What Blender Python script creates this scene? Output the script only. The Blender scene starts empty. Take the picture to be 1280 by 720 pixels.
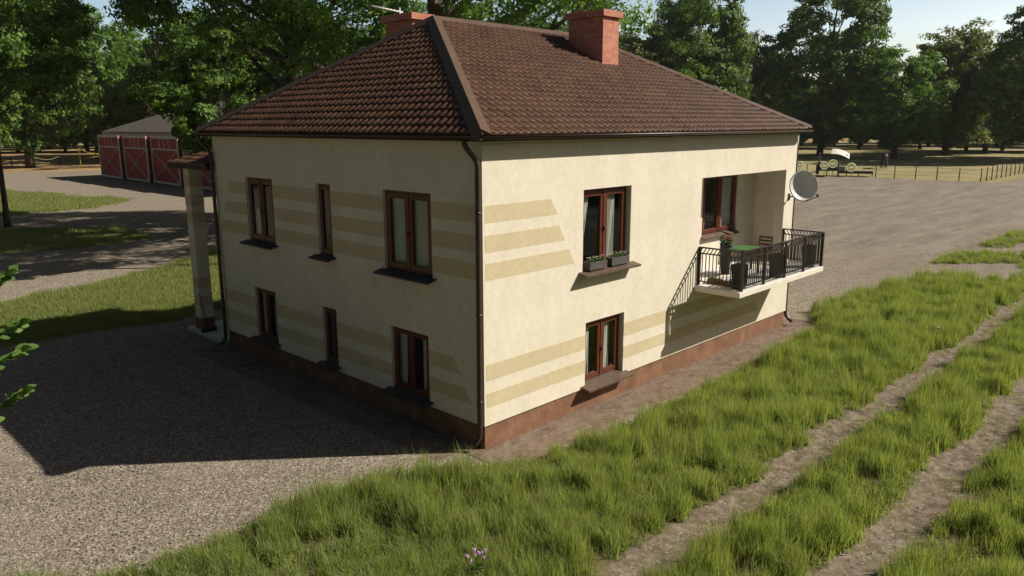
import bpy, bmesh, math, random
import numpy as np
from mathutils import Vector, Matrix, Quaternion
PI = math.pi
random.seed(7)
scene = bpy.context.scene
COL = scene.collection

# ------------------------------------------------------------------ camera
cam_d = bpy.data.cameras.new('camera')
cam = bpy.data.objects.new('camera', cam_d); COL.objects.link(cam)
cam_d.sensor_width = 36.0
cam_d.lens = 965.74 / 1280 * 36.0
cam_d.clip_start = 0.05; cam_d.clip_end = 5000
FW = Vector((0.70324265, 0.67973966, -0.20833573))
RT = Vector((0.69448548, -0.7194993, -0.00326588))
UP = Vector((0.15211736, 0.14238944, 0.97805192))
m = Matrix((RT, UP, -FW)).transposed().to_4x4()
m.translation = Vector((-9.66562847, -10.08123422, 6.18091729))
cam.matrix_world = m
scene.camera = cam

# ------------------------------------------------------------------ light
SUN_DIR = Vector((1.125, -1.0, 1.155)).normalized()
EXPOSURE = 0.38
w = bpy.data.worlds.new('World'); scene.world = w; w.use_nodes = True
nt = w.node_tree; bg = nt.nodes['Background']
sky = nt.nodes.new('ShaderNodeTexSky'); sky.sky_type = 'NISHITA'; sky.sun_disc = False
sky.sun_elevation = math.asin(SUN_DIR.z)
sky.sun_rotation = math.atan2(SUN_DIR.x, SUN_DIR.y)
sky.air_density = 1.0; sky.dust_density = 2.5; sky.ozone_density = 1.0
# sky bright at the horizon, multiplied darker overhead to cut fill light
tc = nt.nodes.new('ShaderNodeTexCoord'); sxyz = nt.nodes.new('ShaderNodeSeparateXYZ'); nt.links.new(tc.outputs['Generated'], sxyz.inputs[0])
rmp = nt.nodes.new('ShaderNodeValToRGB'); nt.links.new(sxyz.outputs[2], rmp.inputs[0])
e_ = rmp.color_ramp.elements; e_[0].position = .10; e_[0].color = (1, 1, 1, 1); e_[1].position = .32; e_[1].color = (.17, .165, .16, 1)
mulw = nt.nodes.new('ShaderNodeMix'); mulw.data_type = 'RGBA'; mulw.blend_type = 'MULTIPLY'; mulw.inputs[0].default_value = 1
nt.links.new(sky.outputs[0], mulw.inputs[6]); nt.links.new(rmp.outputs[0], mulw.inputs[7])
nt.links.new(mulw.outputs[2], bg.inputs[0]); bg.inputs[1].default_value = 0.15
sd = bpy.data.lights.new('sun', 'SUN'); so = bpy.data.objects.new('sun', sd); COL.objects.link(so)
sd.energy = 5.0; sd.angle = math.radians(0.5); sd.color = (1.0, 0.93, 0.81)
so.rotation_euler = SUN_DIR.to_track_quat('Z', 'Y').to_euler()
so.location = (30, -30, 60)
scene.view_settings.view_transform = 'Standard'
scene.view_settings.look = 'None'
scene.view_settings.exposure = EXPOSURE
scene.view_settings.gamma = 1.0
scene.view_settings.use_curve_mapping = False

# ------------------------------------------------------------------ helpers
def tag(o, label=None, cat=None, group=None, kind=None):
    if label: o['label'] = label
    if cat: o['category'] = cat
    if group: o['group'] = group
    if kind: o['kind'] = kind
    return o

def empty(name, loc, label, cat, group=None, rz=0):
    o = bpy.data.objects.new(name, None); COL.objects.link(o)
    o.location = loc; o.rotation_euler = (0, 0, rz); o.empty_display_size = 0.2
    return tag(o, label, cat, group)

class MB:
    """collects faces, then links them as one mesh object"""
    def __init__(s): s.v = []; s.f = []; s.m = []; s.sm = []
    def add(s, vs, fs, mi=0, smooth=False):
        b = len(s.v); s.v += [tuple(p) for p in vs]
        for f in fs: s.f.append(tuple(i + b for i in f)); s.m.append(mi); s.sm.append(smooth)
    def box(s, a, b, mi=0):
        x0, y0, z0 = [min(p, q) for p, q in zip(a, b)]; x1, y1, z1 = [max(p, q) for p, q in zip(a, b)]
        s.add([(x0,y0,z0),(x1,y0,z0),(x1,y1,z0),(x0,y1,z0),(x0,y0,z1),(x1,y0,z1),(x1,y1,z1),(x0,y1,z1)],
              [(0,3,2,1),(4,5,6,7),(0,1,5,4),(1,2,6,5),(2,3,7,6),(3,0,4,7)], mi)
    def bar(s, p, q, w, h=None, mi=0, up=(0,0,1)):
        h = h or w; p = Vector(p); q = Vector(q); d = (q - p).normalized()
        u = Vector(up)
        if abs(d.dot(u)) > .98: u = Vector((0,1,0))
        r = d.cross(u).normalized(); u = r.cross(d).normalized()
        vs = []
        for c in (p, q):
            for a, b in ((-1,-1),(1,-1),(1,1),(-1,1)): vs.append(c + r * a * w / 2 + u * b * h / 2)
        s.add(vs, [(0,3,2,1),(4,5,6,7),(0,1,5,4),(1,2,6,5),(2,3,7,6),(3,0,4,7)], mi)
    def tube(s, pts, rad, n=8, mi=0, cap=True, smooth=True):
        pts = [Vector(p) for p in pts]
        if not hasattr(rad, '__len__'): rad = [rad] * len(pts)
        vs = []; prev = None
        for i, p in enumerate(pts):
            d = (pts[min(i+1, len(pts)-1)] - pts[max(i-1, 0)]).normalized()
            if prev is None:
                r = d.orthogonal().normalized()
            else:
                r = (prev - d * prev.dot(d)).normalized()
            prev = r; u = d.cross(r)
            for k in range(n):
                a = 2 * PI * k / n
                vs.append(p + (r * math.cos(a) + u * math.sin(a)) * rad[i])
        fs = []
        for i in range(len(pts) - 1):
            for k in range(n):
                fs.append((i*n+k, i*n+(k+1) % n, (i+1)*n+(k+1) % n, (i+1)*n+k))
        s.add(vs, fs, mi, smooth)
        if cap:
            b = len(s.v) - len(vs)
            s.f.append(tuple(b + k for k in reversed(range(n)))); s.m.append(mi); s.sm.append(False)
            s.f.append(tuple(b + (len(pts)-1)*n + k for k in range(n))); s.m.append(mi); s.sm.append(False)
    def lathe(s, prof, c, n=20, mi=0, sq=False):
        vs = []
        for r, z in prof:
            for k in range(n):
                a = 2*PI*(k+.5)/n
                vs.append((c[0] + r*math.cos(a), c[1] + r*math.sin(a), c[2] + z))
        fs = []
        for i in range(len(prof)-1):
            for k in range(n): fs.append((i*n+k, i*n+(k+1) % n, (i+1)*n+(k+1) % n, (i+1)*n+k))
        s.add(vs, fs, mi, not sq)
        b = len(s.v) - len(vs)
        s.f.append(tuple(b + k for k in reversed(range(n)))); s.m.append(mi); s.sm.append(False)
        s.f.append(tuple(b + (len(prof)-1)*n + k for k in range(n))); s.m.append(mi); s.sm.append(False)
    def blob(s, c, r, mi=0, n=6):
        prof = [(math.sin(PI*i/n)*.999+.001, -math.cos(PI*i/n)) for i in range(n+1)]
        rx, ry, rz = r if hasattr(r, '__len__') else (r, r, r)
        vs = []
        for a, z in prof:
            for k in range(8):
                t = 2*PI*k/8; vs.append((c[0]+a*rx*math.cos(t), c[1]+a*ry*math.sin(t), c[2]+z*rz))
        fs = [(i*8+k, i*8+(k+1) % 8, (i+1)*8+(k+1) % 8, (i+1)*8+k) for i in range(n) for k in range(8)]
        s.add(vs, fs, mi, True)
    def build(s, name, mats, parent=None, bevel=0):
        me = bpy.data.meshes.new(name)
        off = Vector((0,0,0))
        if parent is not None:
            p = parent
            while p is not None: off = off + p.location; p = p.parent
        me.from_pydata([(v[0]-off.x, v[1]-off.y, v[2]-off.z) for v in s.v], [], s.f)
        if not isinstance(mats, (list, tuple)): mats = [mats]
        for x in mats: me.materials.append(x)
        me.polygons.foreach_set('material_index', s.m)
        me.polygons.foreach_set('use_smooth', s.sm)
        me.update()
        o = bpy.data.objects.new(name, me); COL.objects.link(o)
        if parent is not None: o.parent = parent
        if bevel:
            b = o.modifiers.new('bevel', 'BEVEL'); b.width = bevel; b.segments = 2; b.limit_method = 'ANGLE'
        return o

def np_mesh(name, V, F, mats, col=None, smooth=False, mi=None):
    """numpy verts (n,3) and quads (m,4)"""
    me = bpy.data.meshes.new(name)
    me.vertices.add(len(V)); me.vertices.foreach_set('co', V.astype(np.float32).ravel())
    k = F.shape[1]
    me.loops.add(F.size); me.loops.foreach_set('vertex_index', F.astype(np.int32).ravel())
    me.polygons.add(len(F)); me.polygons.foreach_set('loop_start', np.arange(0, F.size, k, dtype=np.int32))
    if smooth: me.polygons.foreach_set('use_smooth', np.ones(len(F), dtype=bool))
    if mi is not None: me.polygons.foreach_set('material_index', mi.astype(np.int32))
    for x in (mats if isinstance(mats, (list, tuple)) else [mats]): me.materials.append(x)
    if col is not None:
        for nm, arr in col.items():
            a = me.attributes.new(nm, 'FLOAT', 'POINT'); a.data.foreach_set('value', arr.astype(np.float32))
    me.update(calc_edges=True)
    return me

# ------------------------------------------------------------------ materials
class NT:
    def __init__(s, name):
        s.m = bpy.data.materials.new(name); s.m.use_nodes = True
        s.t = s.m.node_tree; s.n = s.t.nodes; s.p = s.n['Principled BSDF']; s.out = s.n['Material Output']
        s._pos = None
    def pos(s, kind='Object'):
        if s._pos is None: s._pos = s.n.new('ShaderNodeTexCoord').outputs[kind]
        return s._pos
    def link(s, a, b): s.t.links.new(a, b)
    def noise(s, scale, detail=4, rough=.6, vec=None, out='Fac', dist=0):
        x = s.n.new('ShaderNodeTexNoise'); x.inputs['Scale'].default_value = scale
        x.inputs['Detail'].default_value = detail; x.inputs['Roughness'].default_value = rough
        x.inputs['Distortion'].default_value = dist
        s.link(vec or s.pos(), x.inputs['Vector']); return x.outputs[out]
    def voro(s, scale, vec=None, out='Distance', feature='F1', rnd=1):
        x = s.n.new('ShaderNodeTexVoronoi'); x.feature = feature; x.inputs['Scale'].default_value = scale
        x.inputs['Randomness'].default_value = rnd
        s.link(vec or s.pos(), x.inputs['Vector']); return x.outputs[out]
    def ramp(s, fac, stops, interp='LINEAR'):
        x = s.n.new('ShaderNodeValToRGB'); cr = x.color_ramp; cr.interpolation = interp
        while len(cr.elements) < len(stops): cr.elements.new(.5)
        for e, (p, c) in zip(cr.elements, stops):
            e.position = p; e.color = (c, c, c, 1) if not hasattr(c, '__len__') else (*c, 1)
        s.link(fac, x.inputs[0]); return x.outputs[0]
    def mix(s, fac, a, b, mode='MIX'):
        x = s.n.new('ShaderNodeMix'); x.data_type = 'RGBA'; x.blend_type = mode
        for v, i in ((fac, 0), (a, 6), (b, 7)):
            if hasattr(v, 'links') or hasattr(v, 'is_output'): s.link(v, x.inputs[i])
            elif i == 0: x.inputs[0].default_value = v
            else: x.inputs[i].default_value = (*v, 1)
        return x.outputs[2]
    def math(s, op, a, b=None):
        x = s.n.new('ShaderNodeMath'); x.operation = op
        for i, v in enumerate((a, b)):
            if v is None: continue
            if hasattr(v, 'is_output'): s.link(v, x.inputs[i])
            else: x.inputs[i].default_value = v
        return x.outputs[0]
    def attr(s, name, out='Fac'):
        x = s.n.new('ShaderNodeAttribute'); x.attribute_name = name; return x.outputs[out]
    def mapping(s, scale=(1,1,1), rot=(0,0,0), vec=None):
        x = s.n.new('ShaderNodeMapping'); x.inputs['Scale'].default_value = scale; x.inputs['Rotation'].default_value = rot
        s.link(vec or s.pos(), x.inputs[0]); return x.outputs[0]
    def bump(s, h, strength=.3, dist=.01, prev=None):
        x = s.n.new('ShaderNodeBump'); x.inputs['Strength'].default_value = strength; x.inputs['Distance'].default_value = dist
        s.link(h, x.inputs['Height'])
        if prev: s.link(prev, x.inputs['Normal'])
        return x.outputs[0]
    def done(s, col, rough=.7, normal=None, spec=.5, metal=0):
        if hasattr(col, 'is_output'): s.link(col, s.p.inputs['Base Color'])
        else: s.p.inputs['Base Color'].default_value = (*col, 1)
        if hasattr(rough, 'is_output'): s.link(rough, s.p.inputs['Roughness'])
        else: s.p.inputs['Roughness'].default_value = rough
        s.p.inputs['Specular IOR Level'].default_value = spec
        s.p.inputs['Metallic'].default_value = metal
        if normal: s.link(normal, s.p.inputs['Normal'])
        return s.m

def simple(name, c, rough=.6, var=.25, scale=6, bump=.15, bs=40, spec=.4, metal=0):
    n = NT(name); lo = [x*(1-var) for x in c]; hi = [min(1, x*(1+var)) for x in c]
    col = n.ramp(n.noise(scale, 5), [(.3, lo), (.7, hi)])
    return n.done(col, rough, n.bump(n.noise(bs, 4), bump, .01), spec, metal)

def plaster(name, c, grain=1.0):
    n = NT(name)
    a = n.ramp(n.noise(1.1, 5, .6), [(.3, [x*.90 for x in c]), (.68, c)])
    b = n.ramp(n.noise(7, 6, .7), [(.35, .90), (.62, 1.0)])
    c2 = n.mix(1, a, b, 'MULTIPLY')
    st = n.ramp(n.noise(2.2, 5, .7, n.mapping((1, 1, .12))), [(.3, (.95, .93, .89)), (.55, (1, 1, 1))])   # rain streaks
    c3 = n.mix(.6, c2, st, 'MULTIPLY')
    bp = n.bump(n.noise(90, 3, .7), .35, .006)
    bp = n.bump(n.noise(3, 4), .25, .02, bp)
    return n.done(c3, .88, bp, .2)
M = {}
M['plaster'] = plaster('cream_plaster', (.775, .71, .58))
M['stripe'] = plaster('ochre_plaster', (.63, .535, .35))
M['white_plaster'] = plaster('white_plaster', (.78, .76, .70))
M['plinth'] = None
n = NT('plinth_render')
cc = n.ramp(n.noise(2.2, 6, .65), [(.3, (.16, .080, .046)), (.5, (.22, .112, .064)), (.72, (.28, .155, .092))])
cc = n.mix(1, cc, n.ramp(n.noise(14, 5), [(.3, .82), (.6, 1.0)]), 'MULTIPLY')
M['plinth'] = n.done(cc, .8, n.bump(n.noise(60, 4), .3, .008), .3)
# roof tiles
n = NT('roof_tile')
cell = n.voro(4.4, out='Color')
t1 = n.ramp(cell, [(.0, (.068, .033, .018)), (.5, (.095, .047, .026)), (1, (.125, .062, .035))])
t1 = n.mix(1, t1, n.ramp(n.noise(1.0, 5), [(.3, .75), (.7, 1.1)]), 'MULTIPLY')
t1 = n.mix(n.ramp(n.noise(28, 5, .7), [(.62, 0), (.80, .15)]), t1, (.20, .16, .12))
M['tile'] = n.done(t1, n.ramp(n.noise(18, 4), [(.3, .42), (.7, .66)]), n.bump(n.noise(50, 4), .25, .006), .35)
M['ridge'] = simple('ridge_metal', (.105, .062, .042), .45, .15, 2, .08, 30, .5)
M['gutter'] = simple('gutter_metal', (.045, .026, .018), .42, .2, 3, .1, 30, .5)
M['soffit'] = simple('soffit_board', (.035, .024, .018), .7)
M['pipe'] = simple('downpipe_metal', (.040, .022, .016), .38, .25, 4, .05, 30, .6)
n = NT('window_wood')
g = n.noise(9, 6, .6, n.mapping((6, 6, .6)))
M['wood'] = n.done(n.ramp(g, [(.3, (.075, .016, .008)), (.7, (.145, .034, .014))]), .42, n.bump(g, .15, .004), .5)
M['sill'] = simple('sill_metal', (.10, .066, .045), .5, .2, 5, .1)
M['sill_dark'] = simple('dark_sill_stone', (.055, .047, .045), .6, .25, 8, .2)
n = NT('chimney_brick')
br = n.n.new('ShaderNodeTexBrick'); br.inputs['Scale'].default_value = 1.0
def brickvec(nt_):
    sx = nt_.n.new('ShaderNodeSeparateXYZ'); nt_.link(nt_.pos(), sx.inputs[0])
    cx = nt_.n.new('ShaderNodeCombineXYZ')
    nt_.link(nt_.math('ADD', sx.outputs[0], sx.outputs[1]), cx.inputs[0]); nt_.link(sx.outputs[2], cx.inputs[1])
    return cx.outputs[0]
n.link(brickvec(n), br.inputs['Vector'])
br.inputs['Brick Width'].default_value = .25; br.inputs['Row Height'].default_value = .078
br.inputs['Mortar Size'].default_value = .006; br.inputs['Mortar Smooth'].default_value = .2
br.inputs['Color1'].default_value = (.44, .16, .105, 1); br.inputs['Color2'].default_value = (.56, .235, .155, 1)
br.inputs['Mortar'].default_value = (.42, .25, .19, 1)
bc = n.mix(.8, br.outputs[0], n.ramp(n.noise(9, 5), [(.3, .72), (.65, 1.05)]), 'MULTIPLY')
M['brick'] = n.done(bc, .85, n.bump(br.outputs[1], -.5, .008, n.bump(n.noise(60), .25, .005)), .25)
# glass: clear pane with sky reflections
n = NT('window_glass'); n.n.remove(n.p)
gl = n.n.new('ShaderNodeBsdfGlossy'); gl.inputs['Roughness'].default_value = .03; gl.inputs['Color'].default_value = (.9, .95, 1, 1)
tr = n.n.new('ShaderNodeBsdfTransparent'); tr.inputs[0].default_value = (.82, .86, .86, 1)
fr = n.n.new('ShaderNodeFresnel'); ge = n.n.new('ShaderNodeNewGeometry')
n.link(n.math('SUBTRACT', 1.45, n.math('MULTIPLY', ge.outputs['Backfacing'], 1.45-1/1.45)), fr.inputs[0])
mx = n.n.new('ShaderNodeMixShader'); n.link(fr.outputs[0], mx.inputs[0]); n.link(tr.outputs[0], mx.inputs[1]); n.link(gl.outputs[0], mx.inputs[2])
n.link(mx.outputs[0], n.out.inputs[0]); M['glass'] = n.m
def cloth(name, c):
    n = NT(name); n.n.remove(n.p)
    d = n.n.new('ShaderNodeBsdfDiffuse'); d.inputs[0].default_value = (*c, 1)
    t = n.n.new('ShaderNodeBsdfTranslucent'); t.inputs[0].default_value = (*c, 1)
    mx = n.n.new('ShaderNodeMixShader'); mx.inputs[0].default_value = .3
    n.link(d.outputs[0], mx.inputs[1]); n.link(t.outputs[0], mx.inputs[2]); n.link(mx.outputs[0], n.out.inputs[0]); return n.m
M['curtain'] = cloth('curtain_cloth', (.80, .77, .70))
M['room'] = simple('room_paint', (.20, .19, .17), .9)
M['iron'] = simple('railing_iron', (.020, .013, .010), .45, .3, 9, .1, 60, .5)
M['slab'] = simple('balcony_concrete', (.72, .67, .57), .85, .08, 3, .2, 50, .2)
M['floor_tile'] = simple('balcony_floor', (.62, .61, .59), .6, .06, 3)
M['dark_pot'] = simple('dark_planter', (.014, .013, .013), .5, .3, 8)
M['grey_box'] = simple('grey_flower_box', (.075, .068, .062), .7, .3, 12, .3)
M['trough'] = simple('brown_trough', (.20, .10, .055), .7, .3, 10, .3)
M['green_cloth'] = simple('green_tabletop', (.060, .150, .045), .6, .15, 6)
M['chair_wood'] = simple('chair_wood', (.11, .065, .03), .6, .3, 10)
M['dish'] = simple('dish_metal', (.70, .69, .66), .42, .05, 3, .03, 20, .5)
M['dish_dark'] = simple('dish_bracket', (.04, .04, .042), .5)
M['white_metal'] = simple('antenna_metal', (.72, .74, .74), .4, .05, 3)
M['petal_w'] = simple('white_petal', (.82, .80, .70), .6, .1, 30)
M['petal_y'] = simple('yellow_petal', (.70, .50, .08), .6, .1, 30)
M['petal_r'] = simple('red_petal', (.30, .04, .025), .6, .2, 30)
M['petal_p'] = simple('pink_petal', (.62, .36, .62), .6, .2, 30)
M['petal_o'] = simple('salmon_petal', (.72, .38, .28), .6, .2, 30)
M['concrete'] = simple('porch_concrete', (.55, .54, .50), .8, .1, 4, .2)
M['barn_red'] = None
n = NT('barn_red')
pl = n.noise(6, 5, .6, n.mapping((8, 8, .4)))
M['barn_red'] = n.done(n.ramp(pl, [(.3, (.26, .026, .026)), (.7, (.40, .050, .045))]), .7, n.bump(pl, .3, .01), .3)
M['barn_white'] = simple('barn_trim', (.55, .54, .52), .7, .12, 3)
n = NT('barn_roof')
pl = n.noise(3, 6, .65, n.mapping((1, .25, 5)))
M['barn_roof'] = n.done(n.ramp(pl, [(.3, (.065, .058, .050)), (.55, (.115, .102, .088)), (.75, (.16, .12, .09))]), .75, n.bump(pl, .4, .02), .3)
M['post'] = simple('fence_post_metal', (.055, .045, .035), .7)
M['rope'] = simple('fence_rope', (.35, .27, .10), .8)
M['yellow_rope'] = simple('yellow_hose', (.55, .42, .06), .6)
M['cart_dark'] = simple('cart_iron', (.035, .035, .036), .5)
M['canopy'] = simple('white_canopy', (.60, .58, .52), .7, .05, 3)
M['cart_grey'] = simple('cart_grey', (.26, .25, .23), .6)
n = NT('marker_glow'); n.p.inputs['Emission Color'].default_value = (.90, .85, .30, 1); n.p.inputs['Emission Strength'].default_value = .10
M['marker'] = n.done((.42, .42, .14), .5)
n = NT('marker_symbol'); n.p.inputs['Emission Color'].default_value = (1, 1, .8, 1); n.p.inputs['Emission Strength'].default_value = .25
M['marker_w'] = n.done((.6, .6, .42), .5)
M['horse'] = simple('horse_coat', (.018, .016, .018), .5, .3, 4)
M['bristle'] = simple('broom_bristle', (.03, .025, .025), .9)
M['broom_wood'] = simple('broom_handle', (.12, .07, .04), .6)

def bark(name, c):
    n = NT(name); v = n.noise(3, 6, .7, n.mapping((3, 3, .5)))
    return n.done(n.ramp(v, [(.3, [x*.5 for x in c]), (.7, [x*1.4 for x in c])]), .9, n.bump(v, .8, .06), .2)
M['bark'] = bark('bark', (.075, .056, .040)); M['bark_light'] = bark('pale_bark', (.14, .115, .085))
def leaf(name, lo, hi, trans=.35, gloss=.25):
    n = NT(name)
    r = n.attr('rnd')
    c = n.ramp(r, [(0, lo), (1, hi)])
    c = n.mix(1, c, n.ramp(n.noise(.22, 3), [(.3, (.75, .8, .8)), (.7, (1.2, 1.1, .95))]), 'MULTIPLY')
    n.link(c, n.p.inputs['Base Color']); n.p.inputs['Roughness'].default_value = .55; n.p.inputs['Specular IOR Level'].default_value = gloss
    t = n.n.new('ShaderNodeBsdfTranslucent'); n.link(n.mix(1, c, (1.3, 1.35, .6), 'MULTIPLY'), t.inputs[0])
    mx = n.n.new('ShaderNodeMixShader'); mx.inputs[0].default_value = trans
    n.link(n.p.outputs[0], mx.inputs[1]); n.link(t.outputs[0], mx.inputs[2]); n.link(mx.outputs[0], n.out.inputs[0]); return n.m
M['leaf_a'] = leaf('leaf_deep', (.038, .085, .018), (.175, .290, .060))
M['leaf_b'] = leaf('leaf_fresh', (.055, .130, .024), (.190, .330, .066))
M['leaf_c'] = leaf('leaf_olive', (.080, .115, .032), (.235, .270, .092))
M['leaf_near'] = leaf('leaf_branch', (.06, .12, .020), (.11, .20, .040), .3)
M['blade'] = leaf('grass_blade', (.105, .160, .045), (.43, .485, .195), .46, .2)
M['blade_short'] = leaf('short_grass', (.14, .185, .058), (.34, .37, .15), .4, .2)
M['blade_dry'] = leaf('dry_grass', (.24, .22, .09), (.42, .36, .18), .3, .2)

# ------------------------------------------------------------------ ground
def vnoise(x, y, s, seed=0):
    x = np.asarray(x, float) * s; y = np.asarray(y, float) * s
    xi = np.floor(x).astype(np.int64); yi = np.floor(y).astype(np.int64); xf = x - xi; yf = y - yi
    def hsh(a, b):
        h = (a * 374761393 + b * 668265263 + seed * 974634777) & 0xffffffff
        h = ((h ^ (h >> 13)) * 1274126177) & 0xffffffff
        return ((h ^ (h >> 16)) & 0xffff) / 65535.0
    u = xf*xf*(3-2*xf); v = yf*yf*(3-2*yf)
    return (hsh(xi, yi)*(1-u)+hsh(xi+1, yi)*u)*(1-v) + (hsh(xi, yi+1)*(1-u)+hsh(xi+1, yi+1)*u)*v
def fbm(x, y, s, seed=0, o=3):
    t = 0; a = 1; n_ = 0
    for k in range(o): t = t + a*vnoise(x, y, s*2**k, seed+k); n_ += a; a *= .5
    return t / n_
def sstep(a, b, t):
    t = np.clip((t-a)/(b-a), 0, 1); return t*t*(3-2*t)

NB_X = [-40, -7.6, -6.9, -5.6, -4.2, -2.8, -1.9, -.9, -.5, 0.2, 1.0, 2.4, 4.75, 6.9, 9.9, 12.1, 13.3, 13.9, 14.6, 17, 19.7, 23, 26, 30, 45, 70, 400]
NB_Y = [ 6, 1.6,  .9,  .55, .70, .70, .50, -.05, -.55, -.75, -.95, -1.25, -1.05, -1.2, -1.0, -.95, -.9, -.4, .25, .15, -.15, -.55, .1, .3, -.3, -1.5, -10]
def verge(x, y):
    """1 = tall grass of the verge in front of the house, fractional at its edges"""
    nb = np.interp(x, NB_X, NB_Y)
    e = (fbm(x, y, 1.3, 3)-.5)*.7
    g = sstep(0, .45, nb - y + e*.6)
    wob = (fbm(x, y*0+1, .25, 9)-.5)*.5
    for c, hw in ((-4.72, .38), (-6.88, .40)):
        d = np.abs(y - (c + wob)) + (fbm(x, y, 1.6, 5)-.5)*.42
        g = g * sstep(hw-.08, hw+.16, d)
    # the verge breaks up into tufts to the east
    br = fbm(x, y, .42, 21)
    thr = sstep(20.5, 25, x)*.475
    g = g * sstep(thr-.05, thr+.04, br*1.0 + .03)
    return g
P2 = np.array([(-8, 23.5), (-3.2, 21.3), (1.5, 23.2), (7.0, 26.5), (13, 30.0), (24, 36), (30, 30), (22, 20), (13.5, 15.2), (8, 14.8), (.1, 14.7), (-4.6, 14.9), (-14, 15.3), (-30, 17), (-30, 40), (-14, 28)])
P3 = np.array([(14.9, 58), (9.95, 77.8), (2, 84), (-20, 90), (-30, 62), (-8, 54), (4.1, 52.6), (10, 53)])
P4 = np.array([(-12, 44.5), (2, 44.5), (7.5, 39), (7, 34), (4.2, 33), (-2, 34.2), (-12, 35)])
P5 = np.array([(13.5, 33), (19, 44), (24, 54), (30, 50), (30, 36), (20, 30)])
def inpoly(P, x, y, soft):
    """signed soft mask of polygon P"""
    x = np.asarray(x, float); y = np.asarray(y, float)
    ins = np.zeros(x.shape, bool); d = np.full(x.shape, 1e9)
    for i in range(len(P)):
        x1, y1 = P[i]; x2, y2 = P[(i+1) % len(P)]
        c = ((y1 > y) != (y2 > y)) & (x < (x2-x1)*(y-y1)/((y2-y1) or 1e-9)+x1)
        ins ^= c
        L2 = (x2-x1)**2+(y2-y1)**2; t = np.clip(((x-x1)*(x2-x1)+(y-y1)*(y2-y1))/L2, 0, 1)
        d = np.minimum(d, np.hypot(x-(x1+t*(x2-x1)), y-(y1+t*(y2-y1))))
    s = np.where(ins, d, -d); return sstep(-soft*.2, soft, s)
def lawn(x, y):
    e = (fbm(x, y, .8, 31)-.5)*.9
    a = inpoly(P2, x+e, y+e, .35); b = inpoly(P3, x+e*2, y+e*2, .8)
    c = inpoly(P4, x+e, y+e, .6)*sstep(.34, .5, fbm(x, y, .6, 44)); d = inpoly(P5, x+e, y+e, .6)
    return np.maximum(np.maximum(a, b), np.maximum(c, d))
def field(x, y):
    """dry meadow beyond the fences"""
    e = (fbm(x, y, .12, 61)-.5)*4
    r = sstep(0, 2.0, np.minimum(x - 82.2 + e*.3, y - 8.5 - (x-82)*.0 + e*.3) )
    # strip of meadow verge beside the fence corner
    r2 = sstep(0, 3, (x-62) - (28-y)*.0 + e)*sstep(5, 12, y-22)*0
    l = sstep(0, 3, y - (112 - (x-10)*.35) + e)*sstep(-200, -190, x)
    bk = sstep(0, 6, (x+y) - 215 + e)
    far = sstep(0, 20, np.hypot(x, y)-210)
    return np.clip(np.maximum(np.maximum(r, l), np.maximum(bk, far)), 0, 1)
def dirt(x, y):
    """bare trodden soil: ruts, edges of the grass, strip by the house"""
    d = np.zeros(np.shape(x))
    for c in (-4.72, -6.88): d = np.maximum(d, sstep(1.0, .25, np.abs(y-c)))
    d = d*sstep(34, 22, x)
    return d
xs = np.unique(np.concatenate([np.linspace(-3000, -300, 10), np.linspace(-300, -40, 53), np.linspace(-40, -10, 61), np.arange(-10, 24, .14), np.arange(24, 48, .3), np.arange(48, 130, 1.0), np.linspace(130, 300, 60), np.linspace(300, 3000, 10)]))
ys = np.unique(np.concatenate([np.linspace(-3000, -300, 10), np.linspace(-300, -30, 28), np.linspace(-30, -9, 43), np.arange(-9, 3, .14), np.arange(3, 30, .3), np.arange(30, 130, 1.0), np.linspace(130, 300, 60), np.linspace(300, 3000, 10)]))
GX, GY = np.meshgrid(xs, ys, indexing='ij'); nx, ny = GX.shape
gx = GX.ravel(); gy = GY.ravel()
gv = verge(gx, gy); gl_ = lawn(gx, gy); gf = field(gx, gy); gd = dirt(gx, gy)
z = (fbm(gx, gy, .5, 77)-.5)*.05*sstep(60, 20, np.hypot(gx, gy))
z = z + gv*.03 - sstep(.55, .1, np.abs(gy+4.72))*.05*(gx < 40) - sstep(.55, .1, np.abs(gy+6.88))*.05*(gx < 40)
nearhouse = (gx > -1.0) & (gx < 14.2) & (gy > -1.0) & (gy < 14.5)
z = np.where(nearhouse, np.minimum(z, -.005), z)
I = np.arange(nx*ny).reshape(nx, ny)
F = np.stack([I[:-1, :-1].ravel(), I[1:, :-1].ravel(), I[1:, 1:].ravel(), I[:-1, 1:].ravel()], 1)
n = NT('ground')
g1 = n.noise(38, 4, .75); v1 = n.voro(34, out='Color'); v1d = n.voro(34)
big = n.noise(.35, 5, .6); mid = n.noise(2.2, 5, .65)
grav = n.ramp(v1, [(0, (.090, .070, .051)), (.35, (.185, .150, .115)), (.7, (.32, .272, .215)), (1, (.56, .50, .41))])
grav = n.mix(1, grav, n.ramp(g1, [(.3, .7), (.65, 1.15)]), 'MULTIPLY')
yard = n.ramp(n.noise(.9, 6, .7, n.mapping((.18, 1, 1), (0, 0, .7))), [(.3, (.165, .135, .105)), (.5, (.225, .190, .153)), (.72, (.30, .258, .212))])
yard = n.mix(1, yard, n.ramp(n.voro(16, out='Color'), [(0, .80), (1, 1.22)]), 'MULTIPLY')
ydet = n.mix(1, yard, n.ramp(n.noise(14, 5, .8), [(.3, .72), (.7, 1.22)]), 'MULTIPLY')
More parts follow.
